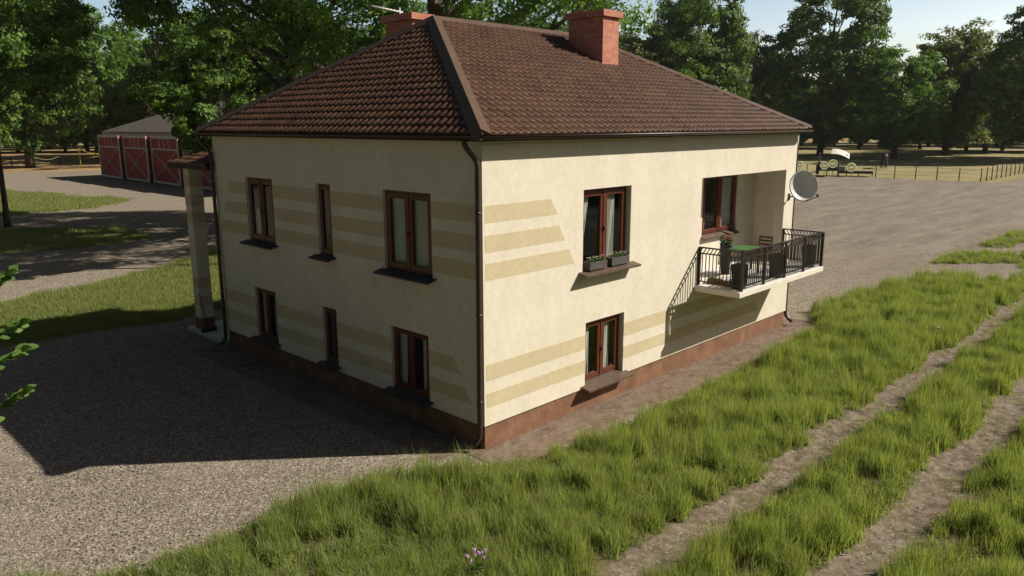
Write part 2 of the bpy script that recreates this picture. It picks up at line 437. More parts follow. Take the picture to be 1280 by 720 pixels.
# compacted yard further out, loose gravel close to the house
sx = n.n.new('ShaderNodeSeparateXYZ'); n.link(n.pos(), sx.inputs[0])
base = n.mix(n.ramp(n.math('ADD', n.math('MULTIPLY', sx.outputs[0], .02), n.math('MULTIPLY', big, .3)), [(.50, 0), (.78, 1)]), grav, ydet)
base = n.mix(1, base, n.ramp(mid, [(.3, .84), (.7, 1.08)]), 'MULTIPLY')
soil = n.ramp(n.noise(5, 6, .75), [(.32, (.070, .049, .032)), (.5, (.160, .122, .088)), (.66, (.26, .22, .175))])
soil = n.mix(n.ramp(n.noise(1.3, 5, .7), [(.5, 0), (.7, .7)]), soil, (.12, .115, .045))
peb = n.voro(30, out='Color')
soil = n.mix(n.ramp(peb, [(.78, 0), (.90, .7)]), soil, (.33, .30, .255))
sm = n.ramp(n.math('ADD', n.attr('dirt'), n.math('MULTIPLY', n.math('SUBTRACT', mid, .5), .8)), [(.30, 0), (.60, 1)])
base = n.mix(sm, base, soil)
under = n.ramp(n.noise(9, 5, .7), [(.3, (.060, .052, .028)), (.5, (.115, .095, .050)), (.62, (.13, .14, .05)), (.75, (.19, .155, .10))])
gm = n.ramp(n.math('ADD', n.attr('verge'), n.math('MULTIPLY', n.math('SUBTRACT', n.noise(6, 4), .5), .7)), [(.25, 0), (.6, 1)])
base = n.mix(gm, base, under)
lawnc = n.ramp(n.noise(3.5, 6, .75), [(.3, (.080, .105, .028)), (.55, (.14, .165, .045)), (.75, (.22, .21, .08))])
lm = n.ramp(n.math('ADD', n.attr('lawn'), n.math('MULTIPLY', n.math('SUBTRACT', n.noise(2.0, 5), .5), .6)), [(.3, 0), (.6, 1)])
base = n.mix(lm, base, lawnc)
fldc = n.ramp(n.noise(.12, 7, .68, n.mapping((.6, 1.5, 1))), [(.3, (.21, .192, .082)), (.5, (.285, .245, .115)), (.7, (.36, .29, .155))])
fldc = n.mix(1, fldc, n.ramp(n.noise(2.5, 5, .8), [(.3, .72), (.7, 1.2)]), 'MULTIPLY')
fldc = n.mix(n.ramp(n.math('MULTIPLY', sx.outputs[1], .01), [(.85, 0), (1.0, 1)]), fldc, n.mix(1, fldc, (1.12, .88, .92), 'MULTIPLY'))
fm = n.ramp(n.math('ADD', n.attr('field'), n.math('MULTIPLY', n.math('SUBTRACT', n.noise(.5, 5), .5), .5)), [(.3, 0), (.65, 1)])
base = n.mix(fm, base, fldc)
bp = n.bump(v1d, -.7, .02, n.bump(mid, .4, .05)); bp = n.bump(g1, .5, .012, bp)
M['ground'] = n.done(base, .95, bp, .15)
gme = np_mesh('ground', np.stack([gx, gy, z], 1), F, M['ground'], dict(verge=gv, lawn=gl_, field=gf, dirt=gd), True)
go = bpy.data.objects.new('ground', gme); COL.objects.link(go); tag(go, kind='structure')

# brick paving strip along the house
n = NT('paving')
br = n.n.new('ShaderNodeTexBrick'); n.link(n.pos(), br.inputs['Vector']); br.inputs['Scale'].default_value = 1
br.inputs['Brick Width'].default_value = .22; br.inputs['Row Height'].default_value = .11; br.inputs['Mortar Size'].default_value = .008
br.inputs['Color1'].default_value = (.17, .115, .082, 1); br.inputs['Color2'].default_value = (.26, .185, .14, 1); br.inputs['Mortar'].default_value = (.085, .064, .048, 1)
pc = n.mix(1, br.outputs[0], n.ramp(n.noise(3, 6, .7), [(.3, .62), (.7, 1.15)]), 'MULTIPLY')
pc = n.mix(n.ramp(n.noise(1.4, 5, .7), [(.45, 0), (.68, .75)]), pc, (.21, .165, .125))
M['paving'] = n.done(pc, .9, n.bump(br.outputs[1], -.6, .01, n.bump(n.noise(25, 5), .5, .015)), .2)
mb = MB()
seg = 90
top = []; bot = []
for i in range(seg+1):
    x = -.35 + (14.0+.35)*i/seg
    top.append((x, .3, .006)); bot.append((x, -1.2 + .09*math.sin(i*1.3)+.06*random.random(), .006))
mb.add(top+bot, [(seg+1+i, seg+2+i, i+1, i) for i in range(seg)])
tag(mb.build('pavement', M['paving']), kind='structure')
mb = MB()
mb.add([(-1.05, .3, .005), (0, .3, .005), (0, 10.9, .005), (-1.0, 10.9, .005)], [(0, 1, 2, 3)])
tag(mb.build('path', M['paving']), kind='structure')

# ------------------------------------------------------------------ house
L, W, H = 12.96, 10.54, 5.95
PL = .48
house = empty('house', (0, 0, 0), 'two-storey cream plastered house with ochre stripes and a brown tiled hipped roof', 'house')
def AW(u, d, z): return (u, d, z)
def BW(u, d, z): return (d, u, z)
winB = [(8.83, 7.47, 4.86, 3.20, 2, 'lace'), (5.49, 4.92, 4.86, 3.20, 1, 'none'), (2.97, 1.44, 4.86, 3.18, 2, 'full'),
        (8.75, 7.67, 1.98, .60, 2, 'half'), (5.51, 4.92, 1.98, .60, 1, 'none'), (2.86, 1.62, 1.98, .58, 2, 'half')]
winA = [(2.91, 4.60, 4.83, 3.09, 2, 'swag'), (3.05, 4.45, 1.96, .53, 2, 'thin')]
LOG = (7.62, 12.34, 2.12, 4.83)
TH = .32
def panel(mb, f, u0, u1, z0, z1, holes, d0, d1, flip, mi=0):
    us = sorted({u0, u1, *[h[0] for h in holes], *[h[1] for h in holes]})
    zs = sorted({z0, z1, *[h[2] for h in holes], *[h[3] for h in holes]})
    inside = lambda u, z: any(h[0] < u < h[1] and h[2] < z < h[3] for h in holes)
    def quad(a, rev):
        fs = (0, 1, 2, 3) if not (rev ^ flip) else (3, 2, 1, 0)
        mb.add([f(*p) for p in a], [fs], mi)
    for i in range(len(us)-1):
        for j in range(len(zs)-1):
            a, b, c, d = us[i], us[i+1], zs[j], zs[j+1]
            if inside((a+b)/2, (c+d)/2): continue
            quad([(a, d0, c), (b, d0, c), (b, d0, d), (a, d0, d)], False)
            quad([(a, d1, c), (b, d1, c), (b, d1, d), (a, d1, d)], True)
    for a, b, c, d in holes:
        quad([(a, d0, c), (a, d0, d), (a, d1, d), (a, d1, c)], True)
        quad([(b, d0, c), (b, d0, d), (b, d1, d), (b, d1, c)], False)
        quad([(a, d0, d), (b, d0, d), (b, d1, d), (a, d1, d)], True)
        quad([(a, d0, c), (b, d0, c), (b, d1, c), (a, d1, c)], False)
wall = MB()
hA = [(w_[0], w_[1], w_[3], w_[2]) for w_ in winA] + [LOG]
hB = [(w_[1], w_[0], w_[3], w_[2]) for w_ in winB]
panel(wall, AW, 0, L, PL, H, hA, 0, TH, False)
panel(wall, BW, 0.0, W, PL, H, hB, 0, TH, True)
# rear and right walls, floors (close the rooms)
wall.box((L-TH, TH+.002, PL), (L, W, H)); wall.box((TH+.002, W-TH, PL), (L-TH-.002, W, H))
wall.add([(0, 0, PL), (L, 0, PL), (L, TH, PL), (0, TH, PL)], [(3, 2, 1, 0)])
wall.add([(0, TH, PL), (TH, TH, PL), (TH, W, PL), (0, W, PL)], [(3, 2, 1, 0)])
# stripes, 3 mm proud
def stripe(f, sgn, top, bot, z0, z1):
    (a0, a1), (b0, b1) = bot, top        # bottom edge u-range, top edge u-range
    e = -.003
    vs = [f(a0, e, z0), f(a1, e, z0), f(b1, e, z1), f(b0, e, z1), f(a0, .004, z0), f(a1, .004, z0), f(b1, .004, z1), f(b0, .004, z1)]
    fs = [(0, 1, 2, 3), (0, 4, 5, 1), (1, 5, 6, 2), (2, 6, 7, 3), (3, 7, 4, 0)]
    if sgn: fs = [tuple(reversed(q)) for q in fs]
    wall.add(vs, fs, 1)
ub = [(4.40, 4.72), (3.85, 4.17), (3.33, 3.65)]; lb = [(1.38, 1.70), (.84, 1.13)]
for (z0, z1), (rt, rb) in zip(ub, ((1.88, 2.09), (2.13, 2.32), (2.46, 2.62))):
    stripe(AW, False, (.06, rt), (.06, rb), z0, z1)
for k, (z0, z1) in enumerate(lb):
    stripe(AW, False, (.06, 3.05), (.06, 3.05), z0, z1)
    r = (12.35, 12.42) if k == 0 else (10.9, 11.1)
    stripe(AW, False, (4.45, r[0]), (4.45, r[1]), z0, z1)
for (z0, z1), (lt, lb_) in zip(ub, ((9.70, 9.87), (9.96, 10.13), (10.21, 10.38))):
    for a, b in ((.06, 1.44), (2.97, 4.92), (5.49, 7.47)): stripe(BW, True, (a, b), (a, b), z0, z1)
    stripe(BW, True, (8.83, lt), (8.83, lb_), z0, z1)
for (z0, z1), (rt, rb) in zip(lb, ((.86, .68), (.54, .36))):
    stripe(BW, True, (rt, 1.62), (rb, 1.62), z0, z1)
    for a, b in ((2.86, 4.92), (5.51, 7.67), (8.75, 10.48)): stripe(BW, True, (a, b), (a, b), z0, z1)
wall.build('wall', [M['plaster'], M['stripe']], house)
pl_ = MB(); q = .035
pl_.box((q, q, -.3), (L-q, W-q, PL-.001)); pl_.build('plinth', M['plinth'], house)
# rooms
rm = MB()
rm.box((TH+.01, TH+.01, 2.78), (7.55, W-TH-.01, 2.90)); rm.box((7.56, 1.25, 2.0), (L-TH-.01, W-TH-.01, 2.1))
rm.box((.1, .1, 5.80), (L-.1, W-.1, 5.92))
rm.box((2.0, 3.3, PL), (2.1, W-.4, 5.78)); rm.box((TH+.01, 3.3, PL), (1.99, 3.4, 5.78)); rm.box((2.3, 3.3, PL), (7.4, 3.4, 5.78))
rm.build('interior', M['room'], house)
# loggia walls
lg = MB()
x0, x1, z0, z1 = 7.50, 12.72, 2.12, 4.86
LD = 1.08
dr = (8.35, 9.42, z0+.02, 4.80); wn = (9.56, 11.55, 3.02, 4.80)
panel(lg, AW, x0, x1, z0-.1, z1+.1, [dr, wn], LD, LD+.22, False)
lg.box((x0-.1, TH+.003, z0-.1), (x0, LD+.22, z1+.1)); lg.box((x1, TH+.003, z0-.1), (x1+.1, LD+.22, z1+.1))
lg.box((x0, TH+.003, z1), (x1, LD-.003, z1+.12))
lg.build('loggia_wall', M['plaster'], house)

# windows
def glass_pane(mb, f, a, b, c, d, dep): mb.add([f(a, dep, c), f(b, dep, c), f(b, dep, d), f(a, dep, d)], [(0, 1, 2, 3)])
def fbox(mb, f, a, b, c, d, d0, d1, mi=0):
    p = f(a, d0, c); q_ = f(b, d1, d); mb.box(p, q_, mi)
def curtain_at(f, a0, a1, b0, b1, zt, zb, dep, folds, par, amp=.03, lab=None, pinch=None):
    """top edge a0..a1, bottom b0..b1, wavy folds"""
    nu = folds*6+1; nz = 14; V = []; Fq = []
    for j in range(nz):
        t = j/(nz-1); zz = zt+(zb-zt)*t
        e = t if pinch is None else t**pinch
        l = a0+(b0-a0)*e; r = a1+(b1-a1)*e
        for i in range(nu):
            s_ = i/(nu-1)
            V.append(f(l+(r-l)*s_, dep+amp*math.sin(s_*folds*2*PI)*(.6+.4*math.sin(t*3+s_*5)), zz))
    for j in range(nz-1):
        for i in range(nu-1): Fq.append((j*nu+i, j*nu+i+1, (j+1)*nu+i+1, (j+1)*nu+i))
    mb = MB(); mb.add(V, Fq, 0, True); o = mb.build('curtain', M['curtain'], par)
    return o
def window(f, u0, u1, z1, z0, leaves, cur, sillm, sw=.2, D=.18, par=house, sill=True, sl=.13):
    a, b = min(u0, u1)+.002, max(u0, u1)-.002; z0 += .002; z1 -= .002
    fr_ = MB(); fw = .075
    fbox(fr_, f, a, a+fw, z0, z1, D, D+.08); fbox(fr_, f, b-fw, b, z0, z1, D, D+.08)
    fbox(fr_, f, a+fw, b-fw, z1-fw, z1, D, D+.08); fbox(fr_, f, a+fw, b-fw, z0, z0+fw+.02, D, D+.08)
    # opening leaves
    lv = []
    if leaves == 2: mdl = (a+b)/2; lv = [(a+fw-.02, mdl), (mdl, b-fw+.02)]
    else: lv = [(a+fw-.02, b-fw+.02)]
    s = .11 if (leaves == 2 and b-a > 1.34) else .075; D2 = D-.022
    panes = []
    for (p, q_) in lv:
        p += .002; q_ -= .002; zb = z0+fw+.0; zt = z1-fw+.02
        fbox(fr_, f, p, p+s, zb, zt, D2, D2+.075); fbox(fr_, f, q_-s, q_, zb, zt, D2, D2+.075)
        fbox(fr_, f, p+s, q_-s, zt-s, zt, D2, D2+.075); fbox(fr_, f, p+s, q_-s, zb, zb+s, D2, D2+.075)
        panes.append((p+s, q_-s, zb+s, zt-s))
    if leaves == 2:
        fbox(fr_, f, mdl-.028, mdl+.028, z0+fw+.004, z1-fw-.004+.02, D2-.016, D2-.001)
        hz = (z0+z1)/2; fbox(fr_, f, mdl-.01, mdl+.01, hz-.07, hz+.03, D2-.045, D2-.017)
    w_ = fr_.build('window', M['wood'], par, .006)
    gp = MB()
    for p in panes: glass_pane(gp, f, *p, D2+.04)
    gp.build('pane', M['glass'], w_)
    dc = D+.10; S_ = .15
    def curtain(f, a0, a1, b0, b1, *r, **k): return curtain_at(f, a0+S_, a1+S_, b0+S_, b1+S_, *r, **k)
    zt = z1-.05
    if cur == 'swag':
        curtain(f, a-.08, a+.34, a-.08, a+.06, zt, z0+.25, dc, 5, w_, .025)
        curtain(f, mdl+.06, mdl+.40, mdl+.10, mdl+.34, zt, z0+.12, dc, 5, w_, .03)
    elif cur == 'full':
        curtain(f, a+.03, mdl-.08, a+.05, mdl-.10, zt, z0+.05, dc, 8, w_, .028)
        curtain(f, mdl+.0, b-.20, mdl+.14, b-.36, zt, z0+.05, dc, 7, w_, .028, pinch=1.3)
    elif cur == 'lace':
        curtain(f, mdl+.0, b-.22, mdl+.06, b-.24, z0+.85, z0+.06, dc, 6, w_, .02)
        curtain(f, a+.05, a+.25, a+.05, a+.2, zt, z0+.06, dc, 3, w_, .025)
    elif cur == 'half':
        curtain(f, mdl+.12, b-.12, mdl+.16, b-.14, zt, z0+.06, dc, 4, w_, .025)
        curtain(f, a+.05, a+.22, a+.05, a+.22, zt, z0+.06, dc, 3, w_, .025)
    elif cur == 'thin':
        curtain(f, a+.02, a+.26, a+.02, a+.24, zt, z0+.06, dc, 3, w_, .02)
        curtain(f, mdl+.06, mdl+.30, mdl+.06, mdl+.28, zt, z0+.06, dc, 3, w_, .02)
    if sill:
        sb = MB(); c0 = a-sl; c1 = b+sl; t = .028
        # sloped metal sill with a drip lip, narrow inside the reveal, wide outside
        zz = z0+.012
        def quadbox(u_a, u_b, dA, zA, dB, zB):
            vs = [f(u_a, dA, zA), f(u_b, dA, zA), f(u_b, dB, zB), f(u_a, dB, zB)]
            vs += [f(u_a, dA, zA-t), f(u_b, dA, zA-t), f(u_b, dB, zB-t), f(u_a, dB, zB-t)]
            sb.add(vs, [(0, 1, 2, 3), (7, 6, 5, 4), (0, 4, 5, 1), (1, 5, 6, 2), (2, 6, 7, 3), (3, 7, 4, 0)])
        quadbox(a+.003, b-.003, D+.0, zz+.035, -.008, zz+.004)
        quadbox(c0, c1, -.006, zz+.004, -sw, zz-.045)
        fbox(sb, f, c0, c1, zz-.085, zz-.045, -sw-.008, -sw+.008)
        sb.build('sill', sillm, w_)
    return w_
for w_ in winA: window(AW, *w_, M['sill'], .23, .14)
for w_ in winB: window(BW, *w_, M['sill_dark'], .22, .07)
window(lambda u, d, z: (u, LD+d, z), wn[0], wn[1], wn[3], wn[2], 2, 'half', M['sill'], .10, .06, sill=True, sl=.03)
# balcony door
dm = MB(); fD = lambda u, d, z: (u, LD+.06+d, z)
a, b, c, d = dr
fbox(dm, fD, a+.003, a+.09, c, d-.003, 0, .07); fbox(dm, fD, b-.09, b-.003, c, d-.003, 0, .07); fbox(dm, fD, a+.09, b-.09, d-.09, d-.003, 0, .07)
fbox(dm, fD, a+.092, a+.21, c+.02, d-.092, -.015, .05); fbox(dm, fD, b-.21, b-.092, c+.02, d-.092, -.015, .05)
fbox(dm, fD, a+.21, b-.21, d-.21, d-.092, -.015, .05); fbox(dm, fD, a+.21, b-.21, c+.02, c+.16, -.015, .05); fbox(dm, fD, a+.21, b-.21, c+.95, c+1.05, -.013, .05)
do = dm.build('door', M['wood'], house, .006)
dm = MB(); glass_pane(dm, fD, a+.21, b-.21, c+.16, c+.95, .02); glass_pane(dm, fD, a+.21, b-.21, c+1.05, d-.21, .02); dm.build('pane', M['glass'], do)
dm = MB(); dm.tube([fD(b-.15, -.02, c+1.0), fD(b-.15, -.06, c+1.0), fD(b-.26, -.065, c+1.0)], .010); dm.build('handle', M['white_metal'], do)

# balcony slab
BX0, BX1, BY, BZ = 7.46, 12.44, -1.27, 2.10
sl = MB(); sl.box((BX0, BY, BZ-.135), (BX1, -.004, BZ)); sl.box((LOG[0]+.004, -.003, BZ-.10), (LOG[1]-.004, TH, BZ)); 
sl.box((7.502, TH+.001, BZ-.1), (12.718, LD-.002, BZ+.001))
slab = sl.build('balcony', M['slab'], house, .008)
ft = MB(); ft.box((BX0+.03, BY+.03, BZ+.002), (BX1-.03, -.01, BZ+.014)); ft.box((LOG[0]+.01, -.009, BZ+.002), (LOG[1]-.01, TH+.002, BZ+.014)); ft.box((7.51, TH+.003, BZ+.002), (12.71, LD-.005, BZ+.014))
ft.build('floor', M['floor_tile'], slab)
# railing
RZ = 3.09; ry = BY+.06; rx0 = BX0+.06+.1; rx1 = BX1-.06
rl = MB()
corners = [(rx0, -.01), (rx0, ry), (rx1, ry), (rx1, -.01)]
for (p, q_) in zip(corners[:-1], corners[1:]):
    rl.bar((*p, RZ), (*q_, RZ), .06, .030); rl.bar((*p, RZ-.15), (*q_, RZ-.15), .035, .030); rl.bar((*p, BZ+.12), (*q_, BZ+.12), .035, .030)
rail = rl.build('railing', M['iron'], house)
lt = MB()
for (p, q_) in zip(corners[:-1], corners[1:]):
    p = Vector((*p, 0)); q_ = Vector((*q_, 0)); Ls = (q_-p).length; k = round(Ls/.10); st = (q_-p)/k
    for i in range(k):
        a = p+st*(i+.15); b = p+st*(i+.95)
        lt.bar((a.x, a.y, RZ-.14), (b.x, b.y, RZ-.012), .020, .020)
lt.build('lattice', M['iron'], rail)
for (p, q_) in zip(corners[:-1], corners[1:]):
    p = Vector((*p, 0)); q_ = Vector((*q_, 0)); Ls = (q_-p).length; k = round(Ls/.10); st = (q_-p)/k
    for i in range(1, k):
        c = p+st*i
        bb = MB(); bb.bar((c.x, c.y, BZ+.12), (c.x, c.y, RZ-.155), .019); bb.build('baluster', M['iron'], rail)
pcs = [(rx0, -.03), (rx0, ry), (rx0+(rx1-rx0)*.25, ry), (rx0+(rx1-rx0)*.5, ry), (rx0+(rx1-rx0)*.75, ry), (rx1, ry), (rx1, -.03)]
for i, c in enumerate(pcs):
    bb = MB(); wd = .070 if i in (1, 5) else .055
    bb.box((c[0]-wd/2, c[1]-wd/2, BZ-.02 if i in (2, 3, 4) else BZ+.0), (c[0]+wd/2, c[1]+wd/2, RZ-.012)); bb.build('post', M['iron'], rail)

# ------------------------------------------------------------------ roof
OV = .27; EZ = 6.0; RZ_ = 8.70; RA, RB = 3.45, 9.30; YM = W/2
OX, OY = L+.20, W+.17
C = [Vector((-OV, -OV, EZ)), Vector((OX, -OV, EZ)), Vector((OX, OY, EZ)), Vector((-OV, OY, EZ))]
R0, R1 = Vector((RA, YM, RZ_)), Vector((RB, YM, RZ_))
def slope(name, e0, e1, planes, pitch=.25, wave=.205, rootparent=None, top=None, mat=None):
    """tiled slope: eave from e0 to e1 (seen from outside, left to right), clipped by planes (point, normal kept side)"""
    ex = (e1-e0).normalized(); Lw = (e1-e0).length
    upv = (top - e0); upv = upv - ex*upv.dot(ex); Ls = upv.length; uy = upv.normalized(); nn = ex.cross(uy).normalized()
    if nn.z < 0: nn = -nn
    nu = int(Lw/wave)*8; rows = int(math.ceil(Ls/pitch))
    us = np.linspace(-.2, Lw+.2, nu+1)
    V = []; Fq = []
    ph = 2*PI*us/wave
    s = np.sin(ph)
    prof = .024*(np.maximum(s, -.45)+.45)
    rnd = np.random.RandomState(5)
    for r in range(rows):
        v0 = r*pitch-.03; v1 = min((r+1)*pitch, Ls+.05)
        for v, hh, dz in ((v0, -.010, 0), (v0+.004, .028, 0), (v0+.022, .038, 0), ((v0+v1)/2, .022, 0), (v1+.01, .002, 0)):
            for i, u in enumerate(us):
                tile = int(math.floor(u/wave+.25)); j = ((tile*7919+r*104729) % 97)/97.0
                hgt = (prof[i] + hh) if hh > 0 else prof[i]*.2-.006
                p = e0 + ex*u + uy*(v + (j-.5)*.012) + nn*(hgt + (j-.5)*.004*(hh > 0))
                V.append(p)
        b = r*5*(nu+1)
        for k in range(4):
            for i in range(nu): Fq.append((b+k*(nu+1)+i, b+k*(nu+1)+i+1, b+(k+1)*(nu+1)+i+1, b+(k+1)*(nu+1)+i))
    me = bpy.data.meshes.new(name); me.from_pydata([tuple(p) for p in V], [], Fq); me.update()
    bm = bmesh.new(); bm.from_mesh(me)
    for co, no in planes:
        bmesh.ops.bisect_plane(bm, geom=bm.verts[:]+bm.edges[:]+bm.faces[:], plane_co=co, plane_no=no, clear_outer=True)
    bmesh.ops.recalc_face_normals(bm, faces=bm.faces[:])
    for f in bm.faces: f.smooth = True
    for e in bm.edges:
        if len(e.link_faces) == 2 and e.calc_face_angle(0) > .7: e.smooth = False
    bm.to_mesh(me); bm.free(); me.materials.append(mat or M['tile'])
    o = bpy.data.objects.new(name, me); COL.objects.link(o); o.parent = rootparent; return o
def hipplane(e, r, keep):
    """vertical plane through hip line e-r; cleared on the side away from keep"""
    d = (r-e); d.z = 0; no = Vector((d.y, -d.x, 0)).normalized()
    if (keep-e).dot(no) > 0: no = -no
    return (e, no)
mid = lambda a, b: (a+b)/2
roofdeck = MB()
q_ = [c.copy() for c in C]; dz = Vector((0, 0, -.03))
roofdeck.add([c+dz for c in C]+[R0+dz, R1+dz], [(0, 1, 5, 4), (1, 2, 5), (2, 3, 4, 5), (3, 0, 4), (3, 2, 1, 0)])
roof = roofdeck.build('roof', M['soffit'], house)
for e0, e1, t in ((0, 1, R0), (3, 0, R0), (1, 2, R1), (2, 3, R1)):
    kp = mid(C[e0], C[e1])
    hp0 = hipplane(C[e0], R0 if e0 in (0, 3) else R1, kp); hp1 = hipplane(C[e1], R0 if e1 in (0, 3) else R1, kp)
    pls = [hp0, hp1]
    if (e0, e1) in ((0, 1), (2, 3)): pls.append((Vector((0, YM, 0)), Vector((0, 1, 0)) if e0 == 0 else Vector((0, -1, 0))))
    slope('tiles', C[e0], C[e1], pls, top=t, rootparent=roof)
# ridge and hip caps
def cap(a, b, n1, n2, wd=.17, name='hip_cap'):
    d = (b-a).normalized(); mb = MB()
    def side(nr, sgn):
        t = d.cross(nr).normalized()
        if t.z > 0: t = -t
        return t
    t1 = side(n1, 1); t2 = side(n2, 1); up = (n1+n2).normalized()
    o = up*.075
    pr = [t1*wd + n1*.030, t1*wd + n1*.058, up*.105, t2*wd + n2*.058, t2*wd + n2*.030]
    vs = [a+p for p in pr]+[b+p for p in pr]
    mb.add(vs, [(0, 1, 6, 5), (1, 2, 7, 6), (2, 3, 8, 7), (3, 4, 9, 8), (4, 3, 2, 1, 0), (5, 6, 7, 8, 9)])
    return mb.build(name, M['ridge'], roof)
nA = (C[1]-C[0]).cross(R0-C[0]).normalized(); nBk = (C[3]-C[2]).cross(R1-C[2]).normalized()
nL = (C[0]-C[3]).cross(R0-C[3]).normalized(); nR = (C[2]-C[1]).cross(R1-C[1]).normalized()
cap(C[0]+(R0-C[0])*-.002, R0, nA, nL); cap(C[1], R1, nA, nR); cap(C[3], R0, nL, nBk); cap(C[2], R1, nBk, nR)
cap(R0-Vector((.05, 0, 0)), R1+Vector((.05, 0, 0)), nA, nBk, name='ridge_cap')
# fascia, gutters
fa = MB()
for a, b in ((0, 1), (1, 2), (2, 3), (3, 0)):
    p, r = C[a], C[b]; dd = (r-p).normalized(); outv = Vector((dd.y, -dd.x, 0))
    fa.bar(p-outv*.04+Vector((0, 0, -.075)), r-outv*.04+Vector((0, 0, -.075)), .02, .10)
    i0 = p - outv*(OV-.003) ; i1 = r-outv*(OV-.003)
fa.add([(-OV+.02, -OV+.02, EZ-.105), (OX-.02, -OV+.02, EZ-.105), (OX-.02, OY-.02, EZ-.105), (-OV+.02, OY-.02, EZ-.105)], [(3, 2, 1, 0)])
fa.build('fascia', M['soffit'], roof)
gr = 0.062
for a, b in ((0, 1), (1, 2), (2, 3), (3, 0)):
    p, r = C[a], C[b]; dd = (r-p).normalized(); outv = Vector((dd.y, -dd.x, 0)); g = MB()
    vs = []; nseg = 8
    for c_ in (p+dd*-.02, r+dd*.02):
        for rr in (gr, gr-.006):
            for k in range(nseg+1):
                t = PI + PI*k/nseg
                vs.append(c_+outv*(.035+rr*math.cos(t)) + Vector((0, 0, -.035+rr*math.sin(t))))
    n1 = nseg+1; fs = []
    for k in range(nseg):
        fs.append((k, k+1, 2*n1+k+1, 2*n1+k)); fs.append((n1+k+1, n1+k, 3*n1+k, 3*n1+k+1))
    fs += [(0, 2*n1, 3*n1, n1), (nseg, n1+nseg, 3*n1+nseg, 2*n1+nseg)]
    fs += [(k+1, k, n1+k, n1+k+1) for k in range(nseg)] + [(2*n1+k, 2*n1+k+1, 3*n1+k+1, 3*n1+k) for k in range(nseg)]
    g.add(vs, fs, 0, True)
    kk = int((r-p).length/.8)
    g.build('gutter', M['gutter'], roof)
# chimneys
def chimney(x0, x1, y0, y1, zb, zt, cp=.09, label=None):
    mb = MB(); mb.box((x0, y0, zb), (x1, y1, zt-.17)); mb.box((x0-cp, y0-cp, zt-.17), (x1+cp, y1+cp, zt))
    c_ = mb.build('chimney', M['brick'], roof, .008)
    if label: c_['label'] = label
    k = 2
    for i in range(k):
        yy = y0+(y1-y0)*(i+.5)/k; f_ = MB(); f_.lathe([(.12, 0), (.12, .02), (.085, .02), (.085, -.0)], ((x0+x1)/2, yy, zt-.002), 16); f_.build('flue', M['room'], c_)
    return c_
chimney(7.70, 8.42, 3.27, 4.47, 7.4, 9.16, .08, 'orange brick chimney rising from the front slope')
chimney(4.22, 4.85, 7.05, 8.25, 7.4, 9.11, .09, 'orange brick chimney behind the ridge with a white aerial beside it')

# downpipes
def pipe(pts, r=.05):
    # round the corners
    P = [Vector(p) for p in pts]; out = [P[0]]
    for i in range(1, len(P)-1):
        a, b, c_ = P[i-1], P[i], P[i+1]; rr = min(.12, (b-a).length/2, (c_-b).length/2)
        p0 = b+(a-b).normalized()*rr; p1 = b+(c_-b).normalized()*rr
        for k in range(6):
            t = k/5; out.append(p0*(1-t)**2+b*2*t*(1-t)+p1*t*t)
    out.append(P[-1]); mb = MB(); mb.tube(out, r, 12)
    o = mb.build('downpipe', M['pipe'], house); 
    for i in range(len(P)-1):
        if abs(P[i].z-P[i+1].z) > 3:
            for zz in (1.0, 2.7, 4.6):
                t = (zz-P[i].z)/(P[i+1].z-P[i].z); c0 = P[i].lerp(P[i+1], t); cl_ = MB(); cl_.lathe([(r+.008, -.02), (r+.008, .02)], c0, 12); cl_.build('pipe_clamp', M['pipe'], o)
pipe([(-.30, .13, 5.93), (-.30, .13, 5.80), (-.09, .02, 5.52), (-.09, .04, .25), (-.24, .12, .08)])
pipe([(-.30, 10.70, 5.93), (-.30, 10.70, 5.78), (-.09, 10.48, 5.45), (-.09, 10.48, .25), (-.24, 10.50, .08)])
pipe([(L+.30, .15, 5.93), (L+.30, .15, 5.80), (L+.09, .05, 5.5), (L+.09, .05, .30), (L+.16, -.16, .12)])

# porch at the far end: paved step, striped pillar, tiled roof
ps = MB(); ps.box((-.06, W+.25, -.2), (4.0, 13.15, .10)); ps.build('porch_step', M['concrete'], house)
pc = MB(); cx, cy, hw = .27, 12.55, .19
pc.box((cx-hw, cy-hw, .45), (cx+hw, cy+hw, 4.95))
for z0, z1 in ub+lb: pc.box((cx-hw-.003, cy-hw-.003, z0), (cx+hw+.003, cy+hw+.003, z1), 1)
pc.build('pillar', [M['plaster'], M['stripe']], house)
pc = MB(); pc.box((cx-hw-.02, cy-hw-.02, .10), (cx+hw+.02, cy+hw+.02, .45)); pc.build('pillar_base', M['plinth'], house)
pc = MB(); cx2 = 3.7; pc.box((cx2-hw, cy-hw, .1), (cx2+hw, cy+hw, 4.95)); pc.build('pillar', [M['plaster']], house)
PE = [Vector((-.22, 13.0, 5.10)), Vector((-.22, W+.01, 5.10)), Vector((4.2, W+.01, 5.10)), Vector((4.2, 13.0, 5.10))]
PR = [Vector((1.6, W+.01, 5.85)), Vector((2.4, W+.01, 5.85))]
pr = MB(); dz = Vector((0, 0, -.02))
pr.add([p+dz for p in PE]+[p+dz for p in PR]+[p+Vector((0, 0, -.14)) for p in PE], [(0, 1, 4), (1, 2, 5, 4), (2, 3, 5), (3, 0, 4, 5), (6, 7, 1, 0), (7, 8, 2, 1), (8, 9, 3, 2), (9, 6, 0, 3), (9, 8, 7, 6)])
pro = pr.build('porch_roof', M['soffit'], house)
def hp(e, r, keep): return hipplane(e, r, keep)
slope('tiles', PE[0], PE[1], [hp(PE[0], PR[0], PE[1]), (Vector((0, W, 0)), Vector((0, -1, 0)))], top=PR[0], rootparent=pro)
